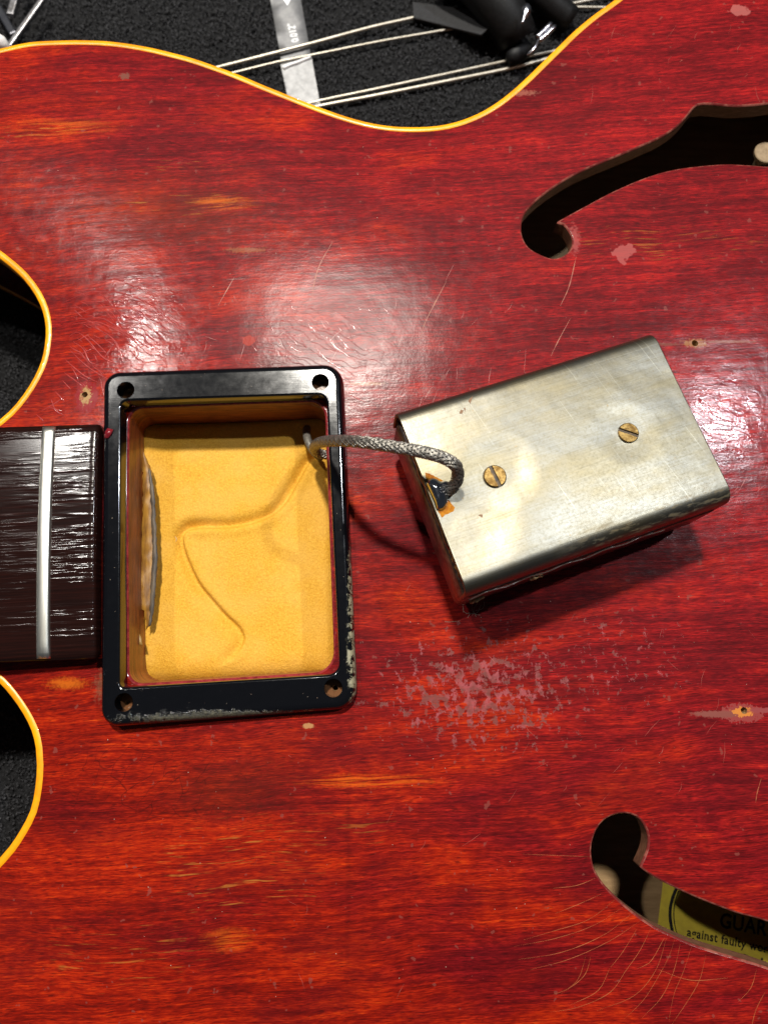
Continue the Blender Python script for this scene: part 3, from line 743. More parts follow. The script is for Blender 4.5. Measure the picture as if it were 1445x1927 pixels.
# ------------------------------------------------------------------ foam pad in the cavity
def foam():
    N = NT('yellow_foam'); v = N.co()
    sp = N.noise(v, 2.2, 3, .7); bg = N.noise(v, .12, 3, .5)
    col = N.ramp(sp, [(.25, (.43, .195, .009)), (.5, (.56, .285, .018)), (.75, (.68, .385, .045))])
    col = N.mix(N.step(bg, .35, .7), col, N.mix(.35, col, (.62, .36, .075)))
    nb = N.bump(sp, .22, .9)
    N.set(Base_Color=col, Roughness=.75, Specular_IOR_Level=.35, Normal=nb)
    c = [P(258, 795, -13), P(625, 775, -14), P(634, 1276, -14), P(256, 1292, -13)]
    path = np.array([P(x, y, -14)[:2] for x, y in [(598, 858), (582, 866), (574, 876), (560, 902), (532, 948), (508, 968), (470, 983), (425, 990), (375, 990), (350, 995), (341, 1006), (341, 1022), (348, 1046), (372, 1097), (400, 1132), (425, 1160), (448, 1182), (456, 1200), (450, 1218), (432, 1238)]])
    path = np.array(catmull(path, False, .5))
    a0, a1 = np.array(c[0][:2]), np.array(c[1][:2]); b0, b1 = np.array(c[3][:2]), np.array(c[2][:2])
    nu, nv = 150, 190; V = []; F = []; rr = np.random.RandomState(3)
    U, W = np.meshgrid(np.linspace(0, 1, nu + 1), np.linspace(0, 1, nv + 1))
    pts = ((a0*(1 - U[..., None]) + a1*U[..., None])*(1 - W[..., None]) + (b0*(1 - U[..., None]) + b1*U[..., None])*W[..., None]).reshape(-1, 2)
    d = np.full(len(pts), 1e9); side = np.zeros(len(pts)); along = np.zeros(len(pts))
    for i in range(len(path) - 1):
        p, q = path[i], path[i+1]; e = q - p; L = e @ e; t = np.clip(((pts - p) @ e)/L, 0, 1); w = pts - (p + t[:, None]*e); dd = np.hypot(w[:, 0], w[:, 1])
        m = dd < d; d[m] = dd[m]; side[m] = (e[0]*w[m, 1] - e[1]*w[m, 0])/math.sqrt(L); along[m] = i/len(path)
    dep = np.interp(along, [0, .08, .2, .42, .5, .56, .75, .9, 1], [1.7, 1.3, 1.1, 1.2, 1.7, 1.3, 1.0, .8, .4])
    wid = np.where(side > 0, .5, 1.7)
    z = -1.5*dep*np.exp(-(d/wid)**2) + .25*dep*np.exp(-((d - 1.6)/1.2)**2)*(side > 0)
    x, y = pts[:, 0], pts[:, 1]
    ez = np.minimum(np.minimum(U, 1 - U)*46, np.minimum(W, 1 - W)*60).ravel()
    z += -1.6*np.exp(-(ez/1.4)**2) + .35*np.sin(x*.16 + 1)*np.cos(y*.11) + rr.normal(0, .035, len(pts))
    z += 2.2*np.exp(-((x - a0[0])/4.5)**2) - 13.9 - 2.2*np.exp(-(((1 - W.ravel())*60)/3.2)**2)
    V = [(a, b, cc) for (a, b), cc in zip(pts, z)]
    m = nu + 1
    for j in range(nv):
        for i in range(nu): F.append((j*m + i, (j+1)*m + i, (j+1)*m + i + 1, j*m + i + 1))
    loop = [i for i in range(m)] + [j*m + nu for j in range(1, nv + 1)] + [nv*m + i for i in range(nu - 1, -1, -1)] + [j*m for j in range(nv - 1, 0, -1)]
    k0 = len(V); V += [(V[i][0], V[i][1], -19.2) for i in loop]; L = len(loop)
    for i in range(L): F.append((loop[i], loop[(i+1) % L], k0 + (i+1) % L, k0 + i))
    F.append(tuple(range(k0, k0 + L)))
    o = recalc(mk('foam_pad', V, F, N.m))
    tag(o, 'yellow foam pad with a pressed-in curving groove, filling the pickup cavity', 'foam')
foam()

# torn tape between foam and cavity wall
def ragged(pts, z, th, name, mat, parent=None, step=1.0, jit=.18):
    lp_ = densify([np.array(P(x, y, z)[:2]) for x, y in pts], step)
    lp_ = [p + np.array([R.gauss(0, jit), R.gauss(0, jit)]) for p in lp_]
    V, F = sheet(lp_, [], lambda q: z + .12*np.sin(q[:, 1]*.3) + .05*np.sin(q[:, 0]*1.7 + q[:, 1]), 2.0)
    n = len(V); o = mk(name, V, F, mat, parent)
    s = o.modifiers.new('thick', 'SOLIDIFY'); s.thickness = th*MM; s.offset = 0
    return o
tape = ragged([(268, 845), (276, 862), (286, 885), (292, 930), (294, 1000), (296, 1060), (293, 1120), (285, 1178), (274, 1184), (272, 1150), (264, 1145), (252, 1135), (262, 1105), (256, 1085), (266, 1060), (268, 1000), (270, 940), (268, 890)], -10.3, .25, 'torn_tape',
       mat_simple('brown_brittle_tape', (.30, .145, .018), .5, 0, .6, (.15, .065, .012), .1, 1, sc=(1.5, .25, 1)))
tag(tape, 'torn brown tape curling between the yellow foam and the left cavity wall', 'tape')
ragged([(280, 880), (284, 886), (292, 930), (295, 1000), (296, 1060), (293, 1120), (286, 1176), (280, 1180), (284, 1120), (287, 1050), (286, 980), (283, 920)], -9.9, .2, 'adhesive_edge', mat_simple('grey_tape_edge', (.045, .036, .028), .6, 0, .5, (.115, .085, .055), .05, 1, sc=(2, .3, 1)), tape, jit=.1)
ragged([(240, 1160), (250, 1168), (262, 1185), (270, 1215), (262, 1212), (250, 1190), (238, 1172)], -8.6, .2, 'torn_flap', mat_simple('pale_tape_flap', (.30, .18, .055), .35), tape, jit=.1)

# ------------------------------------------------------------------ pickup ring
def mat_ring():
    N = NT('black_ring_plastic'); v = N.co()
    d = N.noise(v, .5, 5, .65); sep = N.n('ShaderNodeSeparateXYZ'); N.put(sep.inputs[0], v)
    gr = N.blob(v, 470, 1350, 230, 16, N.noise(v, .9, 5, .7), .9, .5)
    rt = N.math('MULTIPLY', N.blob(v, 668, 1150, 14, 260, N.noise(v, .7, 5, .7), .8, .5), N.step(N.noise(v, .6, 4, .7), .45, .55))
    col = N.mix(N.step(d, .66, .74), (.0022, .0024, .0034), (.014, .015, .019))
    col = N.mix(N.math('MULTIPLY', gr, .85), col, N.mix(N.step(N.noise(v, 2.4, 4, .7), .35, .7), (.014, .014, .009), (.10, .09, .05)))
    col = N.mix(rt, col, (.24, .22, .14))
    scr = N.noise(N.map(v, rot=.4, sc=(.15, 3, 0)), 1, 4, .7)
    N.set(Base_Color=col, Roughness=N.math('ADD', N.math('MULTIPLY_ADD', N.noise(v, .5, 3, .6), .08, .075), N.math('MULTIPLY', N.math('MAXIMUM', gr, rt), .5)),
          Specular_IOR_Level=.65, Normal=N.bump(N.math('MULTIPLY_ADD', scr, .004, N.math('MULTIPLY_ADD', N.math('MULTIPLY', gr, N.noise(v, 1.8, 3, .7)), .4, N.math('MULTIPLY', N.noise(v, .06, 2, .5), .05))), 1.0))
    return N.m
RT = 4.0
def ring_obj():
    root = thing('pickup_ring', 'black rectangular pickup mounting ring with four empty screw holes around the foam cavity', 'pickup ring', P(430, 1030, 0))
    oc = [np.array(P(x, y, 1.4)[:2]) for x, y in ((199, 704), (645, 688), (673, 1332), (194, 1369))]
    ic = [np.array(P(x, y, RT)[:2]) for x, y in ((228, 754.5), (614, 742), (639, 1268), (226, 1294))]
    out = densify(rquad(oc, [4.2, 4.8, 4.8, 4.2], 10), 2.5); inn = densify(rquad(ic, [1.6, 2.2, 2.6, 1.2], 8), 2.5)
    m = mat_ring()
    wob = lambda l, z: [(p[0], p[1], z + zt(p)*0) for p in l]
    prof = [(0, .05), (0, 1.5), (.14, 2.5), (.45, 3.25), (.85, 3.72), (1.3, 3.95), (1.8, RT)]
    loops = [wob(inset(out, d), z) for d, z in prof]
    top_out = inset(out, 1.8); top_in = inset(inn, -.55)
    il = [wob(top_in, RT), wob(inset(inn, -.3), RT - .07), wob(inset(inn, -.08), RT - .28), wob(inn, RT - .6), wob(inn, .05)]
    hl = [circle(P(x, y, RT), 2.02, 22) for x, y in ring_holes_px]
    hc = [inset(h, -.10) for h in hl]
    Vt, Ft = sheet(top_out, [top_in] + hc, lambda q: np.full(len(q), RT), 3.0)
    parts = [strips(loops), (Vt, Ft), strips(il)]
    for h, h2 in zip(hl, hc): parts.append(strips([lift(h2, RT), lift(h, RT - .10), lift(h, .06)]))
    V, F = join(parts)
    o = mk('ring', V, F, m, root)
    o.data.set_sharp_from_angle(angle=math.radians(32))
ring_obj()

# lacquer flake lying on the ring
fl = ragged([(198, 812), (204, 806), (214, 808), (211, 817), (204, 825), (197, 824)], 4.2, .35, 'lacquer_flake', M['maroon'], jit=.05)
tag(fl, 'small maroon flake of lacquer on the ring beside the end of the fingerboard', 'flake')

# ------------------------------------------------------------------ the pickup, lying upside down
PC = Vector((37.7, 7.9, 24.0)); PW, PH = 60.2, 41.1
PR = Matrix.Rotation(0.341, 4, 'Z') @ Matrix.Rotation(math.radians(5.0), 4, 'Y') @ Matrix.Rotation(math.radians(-3.3), 4, 'X')
pick = thing('pickup', 'pickup lying upside down with a nickel plate, two brass screws and a braided lead', 'pickup', (0, 0, 0))
pick.location = PC*MM; pick.rotation_euler = PR.to_euler()
PM = Matrix.Translation(PC*MM) @ PR
def pmk(name, V, F, mat, parent=None, smooth=True):
    """mesh given in the pickup's own frame (mm, plate top is z=0)"""
    me = bpy.data.meshes.new(name); me.from_pydata([(v[0]*MM, v[1]*MM, v[2]*MM) for v in V], [], F)
    me.materials.append(mat); me.polygons.foreach_set('use_smooth', [smooth]*len(me.polygons)); me.update()
    o = bpy.data.objects.new(name, me); coll(o); o.parent = parent or pick
    return recalc(o)
def mat_plate():
    N = NT('nickel_silver_plate'); v = N.co()
    pat = N.noise(N.map(v, sc=(.035, .10, 0)), 1, 5, .65); fine = N.noise(v, 1.6, 4, .7); br = N.noise(N.map(v, sc=(.06, 3.4, 0)), 1, 3, .6)
    col = N.mix(N.step(pat, .35, .68), (.190, .185, .160), (.192, .165, .104))
    col = N.mix(N.math('MULTIPLY', N.step(fine, .45, .72), .5), col, (.12, .105, .065))
    col = N.mix(N.math('MULTIPLY', N.step(N.noise(v, .9, 3, .65), .68, .74), .8), col, (.20, .12, .04))
    col = N.mix(N.math('MULTIPLY', N.step(br, .42, .70), .38), col, (.13, .115, .075))
    # grime along the bent lower edge
    sep = N.n('ShaderNodeSeparateXYZ'); N.put(sep.inputs[0], v)
    eg = N.math('MULTIPLY', N.step(sep.outputs[1], -14.5, -18.0), N.step(N.noise(N.map(v, sc=(.25, .8, 1)), 1, 5, .7), .50, .62))
    eg = N.math('MULTIPLY', eg, N.step(sep.outputs[0], -12, 2))
    col = N.mix(N.math('MULTIPLY', eg, .8), col, (.14, .11, .06))
    fx = N.vec('DISTANCE', v, (-25.2, .5, 0)); fxm = N.step(N.math('MULTIPLY_ADD', N.noise(v, .5, 3, .6), 1.0, fx), 3.4, 3.1)
    scr = N.noise(N.map(N.map(v, rot=1.35), sc=(.035, 2.6, 0)), 1, 1.5, .4)
    sm = N.math('MULTIPLY', N.step(scr, .69, .74), .38); col = N.mix(sm, col, (.38, .365, .30))
    dent = N.math('ADD', N.math('MULTIPLY', N.step(N.vec('DISTANCE', v, (-14.3, 1.0, 0)), 9, 2.5), -.8), N.math('MULTIPLY', N.step(N.vec('DISTANCE', v, (14.3, .3, 0)), 8, 2.5), -.3))
    dent = N.math('MULTIPLY_ADD', N.step(N.vec('DISTANCE', v, (-26, -8, 0)), 14, 2), -1.35, dent)
    hh = N.math('MULTIPLY_ADD', br, .014, N.math('MULTIPLY_ADD', dent, .5, N.math('MULTIPLY_ADD', N.noise(v, .07, 3, .5), .30, N.math('MULTIPLY', fine, .012))))
    nb = N.bump(hh, 1.0)
    rg = N.math('MULTIPLY_ADD', fine, .12, N.math('MULTIPLY_ADD', pat, .12, .27))
    N.set(Base_Color=col, Metallic=N.math('MULTIPLY_ADD', eg, -.6, 1.0), Roughness=rg, Normal=nb)
    return N.m
def plate():
    rb = 3.4; w = PW/2; h = PH/2; prof = []
    prof.append((-h, -9.5)); prof.append((-h, -7)); prof.append((-h, -5)); 
    for a in np.linspace(0, math.pi/2, 9): prof.append((-h + rb - rb*math.cos(a), -rb + rb*math.sin(a)))
    for y in np.linspace(-h + rb + 2, h - rb - 2, 14): prof.append((y, 0))
    for a in np.linspace(math.pi/2, 0, 9): prof.append((h - rb + rb*math.cos(a), -rb + rb*math.sin(a)))
    prof += [(h, -5), (h, -7), (h, -9.5)]
    xs = [-w, -w + .25] + list(np.linspace(-w + 2, w - 2, 23)) + [w - .25, w]
    loops = [[(x, y, z + .10*math.sin(x*.09 + 1)*math.cos(y*.12)) for y, z in prof] for x in xs]
    V, F = strips(loops, False)
    o = pmk('base_plate', V, F, mat_plate())
    s = o.modifiers.new('thick', 'SOLIDIFY'); s.thickness = .75*MM; s.offset = -1
    b = o.modifiers.new('bevel', 'BEVEL'); b.width = .16*MM; b.segments = 2; b.limit_method = 'ANGLE'; b.angle_limit = math.radians(50)
    return o
pl = plate()
# make sure the plate thickens downwards
me = pl.data
if sum(p.normal.z for p in me.polygons) < 0: me.flip_normals()

def box_loops(w, h, r, zs, n=6):
    """stacked rounded rectangles: list of (dx, dy, z) growth"""
    L = []
    for dw, z in zs:
        c = [(-w - dw, h + dw), (w + dw, h + dw), (w + dw, -h - dw), (-w - dw, -h - dw)]
        L.append(lift(rquad(c, r, n), z))
    V, F = strips(L); k = len(L[0]); F += [tuple(range(k)), tuple(range(len(V) - k, len(V)))]
    return V, F
M['black_gloss'] = mat_simple('black_coil_tape', (.008, .007, .007), .16, 0, .5, (.020, .014, .010), .08, .6, coat=.6)
M['cover'] = mat_simple('dull_brown_black_cover', (.030, .012, .010), .35, 0, .8, (.11, .06, .04), .06, 1.2, coat=.3)
M['amber'] = mat_simple('amber_wax_tape', (.34, .18, .045), .35, 0, .5, (.06, .025, .012), .1, .8, lo=.45, hi=.55)
V, F = box_loops(PW/2 - 1.9, PH/2 - 1.5, 2.2, [(-.6, -.9), (0, -1.4), (0, -8.6), (.0, -9.2)])
pmk('coil_wrap', V, F, M['black_gloss'])
V, F = box_loops(PW/2 - .4, PH/2 + .35, 1.8, [(-.3, -6.0), (0, -6.6), (0, -17.5), (-.6, -18.9), (-1.6, -19.4)])
pmk('cover', V, F, M['cover'])
# folded tape visible in the open left end of the plate
V, F = tube([(-PW/2 + 1.0, y, -2.4 + .3*math.sin(y*.8)) for y in np.linspace(12, -10.5, 24)], lambda i: 1.0 + .12*math.sin(i*1.3), 10)
pmk('tape_roll', V, F, M['black_gloss'])
V, F = tube([(-PW/2 + 1.1, y, -2.6 + .2*math.sin(y*1.1)) for y in np.linspace(-10.8, -17.5, 12)], lambda i: .95 + .2*math.sin(i*2.3), 8)
pmk('waxed_tape', V, F, M['amber'])
# seam of torn tape along the lower side, and two pale chips
V, F = tube([(x, -PH/2 - .45 + .15*math.sin(x*.7), -6.4 + .35*math.sin(x*.45) + R.uniform(-.1, .1)) for x in np.linspace(-PW/2 + 1, PW/2 - 14, 60)], lambda i: .16, 5)
pmk('tape_seam', V, F, mat_simple('translucent_tape_edge', (.16, .11, .085), .25, coat=.5))
for x, y, z, w in ((-13.3, -PH/2 - .55, -8.2, 2.6), (-26.0, -PH/2 - .55, -12.5, 3.2)):
    pts = [(x + R.uniform(-.2, .2) + w*(i/6 - .5), y - R.uniform(0, .3), z + R.uniform(-.45, .45)) for i in range(7)]
    V, F = tube(pts, lambda i: .45*R.uniform(.6, 1.2), 6)
    pmk('chip', V, F, mat_simple('pale_chip', (.50, .34, .16), .3, 0, 1.0, (.22, .12, .05), .1, 2), smooth=False)

def to_local(p): return (PM.inverted() @ (Vector(p)*MM))/MM
def plate_point(px, py):
    """where the ray through photo pixel px, py meets the plate, in the pickup frame"""
    c = to_local((0, CY, CH)); q = to_local(P(px, py, 0)); d = q - c; t = -c.z/d.z
    return c + d*t
M['brass'] = None
def mat_brass():
    N = NT('aged_brass'); v = N.co()
    col = N.mix(N.step(N.noise(v, .9, 4, .7), .35, .68), (.085, .045, .010), (.25, .165, .055))
    N.set(Base_Color=col, Metallic=.9, Roughness=.42, Normal=N.bump(N.noise(v, 2.5, 3, .6), .04)); return N.m
M['brass'] = mat_brass()
def screw(px, py, r, slot):
    c = plate_point(px, py); n = 40; hw = .40; z1 = .50; V = []; F = []
    # disc split by a slot: two half heads and a slot floor
    for sgn in (1, -1):
        a0 = math.asin(hw/r); pts = [(r*math.cos(a), sgn*r*math.sin(a)) for a in np.linspace(a0, math.pi - a0, n)]
        pts2 = [(p[0]*.93, p[1]*.93 if abs(p[1]*.93) > hw else math.copysign(hw, p[1])) for p in pts]
        k = len(V); m = len(pts)
        V += [(x, y, -.2) for x, y in pts] + [(x, y, z1 - .1) for x, y in pts] + [(x, y, z1) for x, y in pts2] + [(x, y, z1 - .85) for x, y in pts]
        for lv in (0, 1):
            for i in range(m): F.append((k + lv*m + i, k + lv*m + (i+1) % m, k + (lv+1)*m + (i+1) % m, k + (lv+1)*m + i))
        F.append(tuple(k + 2*m + i for i in range(m)))
        F.append((k + 2*m, k + 2*m + m - 1, k + 3*m + m - 1, k + 3*m))
    k = len(V);     cs, sn = math.cos(slot), math.sin(slot)
    V = [(x*cs - y*sn + c.x, x*sn + y*cs + c.y, z) for x, y, z in V]
    pmk('screw', V, F, M['brass'], smooth=False)
    fl_ = [(-r, -hw, z1 - .40), (r, -hw, z1 - .40), (r, hw, z1 - .40), (-r, hw, z1 - .40)]
    pmk('slot', [(x*cs - y*sn + c.x, x*sn + y*cs + c.y, z) for x, y, z in fl_], [(0, 1, 2, 3)], mat_simple('dirty_slot', (.012, .008, .004), .6, 0, 1.0, (.10, .055, .012)), pl)
    # dark gap round the head
    V, F = strips([[(c.x + rr*math.cos(a), c.y + rr*math.sin(a), z) for a in np.linspace(0, 2*math.pi, 48, endpoint=False)] for rr, z in ((r + .10, .06), (r - .05, .06))])
    pmk('screw_seat', V, F, mat_simple('dark_screw_seat', (.05, .035, .02), .6), pl)
def slot_angle(x0, y0, x1, y1):
    a = plate_point(x0, y0); b = plate_point(x1, y1); return math.atan2(b.y - a.y, b.x - a.x)
screw(930.5, 897, 2.34, slot_angle(921, 877, 942, 918))
screw(1181, 815.5, 2.2, slot_angle(1161, 808, 1202, 822))
# specks, stain
def decal(name, pts, mat, z=.04, jit=.06):
    lp_ = [np.array(plate_point(x, y)[:2]) for x, y in pts]; lp_ = densify(lp_, .4); lp_ = [p + np.array([R.gauss(0, jit), R.gauss(0, jit)]) for p in lp_]
    V, F = sheet(lp_, [], lambda q: np.full(len(q), z) + .10*np.sin(q[:, 0]*.09 + 1)*np.cos(q[:, 1]*.12), .7); return pmk(name, V, F, mat, pl)
M['flux'] = mat_simple('amber_flux_stain', (.42, .17, .012), .12, 0, .9, (.26, .075, .006), .05, 1, coat=.8)
decal('flux_stain', [(800, 888), (812, 893), (835, 905), (843, 940), (856, 955), (853, 962), (838, 968), (831, 974), (824, 962), (818, 930), (803, 905)], M['flux'])
M['speck'] = mat_simple('brown_speck', (.16, .075, .025), .6)
decal('speck', [(902, 967), (909, 968), (907, 973), (900, 970)], M['speck'])
for l in ([(866, 771), (872, 773), (869, 779), (864, 778)], [(872, 768), (876, 768), (875, 775)], [(880, 755), (884, 760), (890, 745), (887, 747)]): decal('speck', l, M['speck'], jit=.03)
# solder joint
def blob_mesh(loop, hgt, zbase, n=7):
    c = np.mean(loop, 0); loops = []
    for k in range(n + 1):
        a = k/n*math.pi/2; s = math.cos(a); loops.append([(c[0] + (p[0]-c[0])*max(s, .02), c[1] + (p[1]-c[1])*max(s, .02), zbase + hgt*math.sin(a)*(1 + .12*math.sin(p[0]*1.3 + k))) for p in loop])
    V, F = strips(loops); m = len(loop); F.append(tuple(range(n*m, n*m + m))); return V, F
sl = catmull([np.array(plate_point(x, y)[:2]) for x, y in [(801, 909), (808, 901), (818, 901), (828, 906), (840, 905), (850, 914), (849, 928), (843, 938), (841, 950), (834, 959), (823, 961), (815, 943), (807, 925)]], True, .35)
V, F = blob_mesh(sl, 2.6, -.15)
sb = pmk('solder_joint', V, F, mat_simple('shiny_solder', (.50, .52, .58), .10, 1.0, .3, (.38, .40, .46), .04, .5))
sm = sb.modifiers.new('smooth', 'SUBSURF'); sm.levels = sm.render_levels = 1

# braided lead
def W(px, py, z): return Vector(P(px, py, z))
M['braid'] = mat_simple('tinned_copper_braid', (.38, .36, .32), .42, .95, .5, (.28, .26, .23))
M['core'] = mat_simple('dark_lead_core', (.022, .020, .018), .7)
def braid(path, rad, strands=8, pitch=10.5, parent=None):
    path = [Vector(p) for p in path]; n = len(path); L = [0.0]
    for i in range(1, n): L.append(L[-1] + (path[i] - path[i-1]).length)
    fr = []; nrm = None
    for i in range(n):
        t = (path[min(i+1, n-1)] - path[max(i-1, 0)]).normalized()
        if nrm is None: nrm = t.orthogonal().normalized()
        nrm = (nrm - t*nrm.dot(t)).normalized(); fr.append((nrm.copy(), t.cross(nrm)))
    V, F = tube(path, lambda i: rad*.90, 14); core = mk('lead_core', V, F, M['core'], parent)
    parts = []
    for dr in (1, -1):
        for k in range(strands):
            for sub in (-1, 1):
                pts = []
                for i in range(n):
                    a = 2*math.pi*(k/strands + dr*L[i]/pitch) + sub*.115
                    ph = math.pi*strands*2*L[i]/pitch + (0 if dr > 0 else math.pi) + math.pi*k
                    r = rad*(1 + .075*math.sin(ph))
                    u, w = fr[i]; pts.append(path[i] + u*math.cos(a)*r + w*math.sin(a)*r)
                parts.append(tube(pts, rad*.105, 5, cap=False))
    V, F = join(parts); mk('braided_sleeve', V, F, M['braid'], core)
pth = [W(640, 852, -9), W(618, 856, -8), W(600, 853, -6.5), W(592, 845, -4), W(596, 836, 3), W(610, 831, 12), W(632, 829.5, 21), W(658, 830, 27), W(690, 833, 31), W(730, 839, 33), W(770, 846, 34.2), W(805, 853, 35), W(835, 862, 35), W(855, 874, 34.3), W(861, 887, 32.5), W(860, 902, 30.8), W(853, 915, 29.0), W(845, 924, 27.4)]
braid(catmull([np.array(p) for p in pth], False, .28), 1.12, parent=pick)
V, F = tube(catmull([np.array(W(x, y, z)) for x, y, z in ((578, 806, -14), (577, 818, -10.5), (582, 835, -8.5), (592, 852, -9), (604, 862, -11))], False, .5), 1.02, 12)
mk('lead_sheath', V, F, mat_simple('grey_lead_sheath', (.16, .15, .125), .5, .3, 1.0, (.09, .08, .07), .05, 3), pick)

# ------------------------------------------------------------------ things on the carpet behind
M['string'] = mat_simple('nickel_wound_string', (.45, .42, .36), .4, .8, .8, (.36, .33, .27))
def string(pts, rad, label, zs=None):
    pts = [np.array(W(x, y, ZC + .6 + rad + (zs[i] if zs else 0))) for i, (x, y) in enumerate(pts)]
    path = catmull(pts, False, .22)
    V, F = tube(path, lambda i: rad*(1.0 if i % 2 else .93), 8)
    tag(mk('guitar_string', V, F, M['string']), label, 'guitar string', 'loose guitar strings on the carpet')
string([(330, 148), (410, 127), (500, 104), (600, 78), (700, 51), (775, 34), (860, 14)], .62, 'upper loose wound string crossing over the printed gauge strip', [0, .5, 1.2, 1.2, .8, .5, .3])
string([(360, 156), (440, 137), (530, 115), (600, 101), (720, 77), (840, 56), (930, 40)], .45, 'thinner string just below the uppermost one, crossing the gauge strip', [0, .5, .9, .9, .6, .3, 0])
string([(520, 210), (600, 190), (700, 169), (840, 139), (960, 113), (1060, 92), (1120, 80)], .50, 'upper of the two close strings leading under the black clamp', [0, .2, .2, .3, .3, .3, .3])
string([(520, 218), (610, 198), (700, 181), (840, 153), (975, 125), (1060, 102), (1120, 86)], .66, 'thick lower string of the close pair beneath the black clamp')
string([(1042, 14), (1080, 6), (1140, -6), (1220, -22)], .55, 'short string end rising beyond the clamp at the binding')
string([(1066, 13), (1100, 13.5), (1130, 14), (1200, 16)], .48, 'short level string end right of the clamp at the binding')

# gauge strip
def gauge():
    z = ZC + 1.2
    c = [np.array(P(x, y, z)[:2]) for x, y in ((499, -55), (556, -57), (602, 196), (543, 188))]
    ext = [c[0], c[1], c[2] + (c[2] - c[1])*.15, c[3] + (c[3] - c[0])*.15]
    root = thing('feeler_gauge', 'grey steel feeler gauge strip printed 0.012" lying under two strings', 'feeler gauge', P(555, 100, ZC))
    V, F = sheet(densify(ext, 4), [], lambda q: np.full(len(q), z), 4)
    m = mat_simple('dull_grey_steel', (.165, .165, .17), .5, .4, .4, (.22, .22, .22), .02, .5, coat=.1)
    o = mk('blade', V, F, m, root); s = o.modifiers.new('thick', 'SOLIDIFY'); s.thickness = .35*MM; s.offset = -1
    # wrapped tape over the lower half, with its raised fold
    q = [np.array(P(x, y, z)[:2]) for x, y in ((527.5, 118), (586, 106), (602.5, 196), (542.5, 188))]
    V, F = sheet(densify(q, 1.5), [], lambda k: z + .12 + .10*np.sin(k[:, 0]*1.3 + k[:, 1]*.7)*np.sin(k[:, 1]*.9), 1.0)
    t = mk('clear_tape', V, F, mat_simple('milky_tape', (.30, .30, .30), .35, 0, .5, (.40, .40, .40), .12, .4, coat=.6), root)
    pts = [np.array(P(x, y, z + .5)) for x, y in ((533, 128), (545, 122), (560, 117), (575, 111), (585, 107))]
    V, F = tube(catmull(pts, False, .5), lambda i: .62 - .012*i, 8)
    mk('tape_fold', V, F, mat_simple('tape_fold_white', (.72, .72, .73), .25, coat=.5), t)
    w = mat_simple('white_print', (.85, .86, .88), .5)
    d = np.array(P(538, 30, z)[:2]) - np.array(P(550, 78, z)[:2]); rot = math.atan2(d[1], d[0])
    text('printed_text', '0.012"', 3.5, (*P(562.5, 78, z)[:2], z + .02), rot, w, o, track=1.0, sx=.86)
    tri = [np.array(P(x, y, z)[:2]) for x, y in ((533, -2), (547, -2), (541, 10))]
    mk('printed_arrow', lift(tri, z + .02), [(0, 1, 2)], w, o)
gauge()

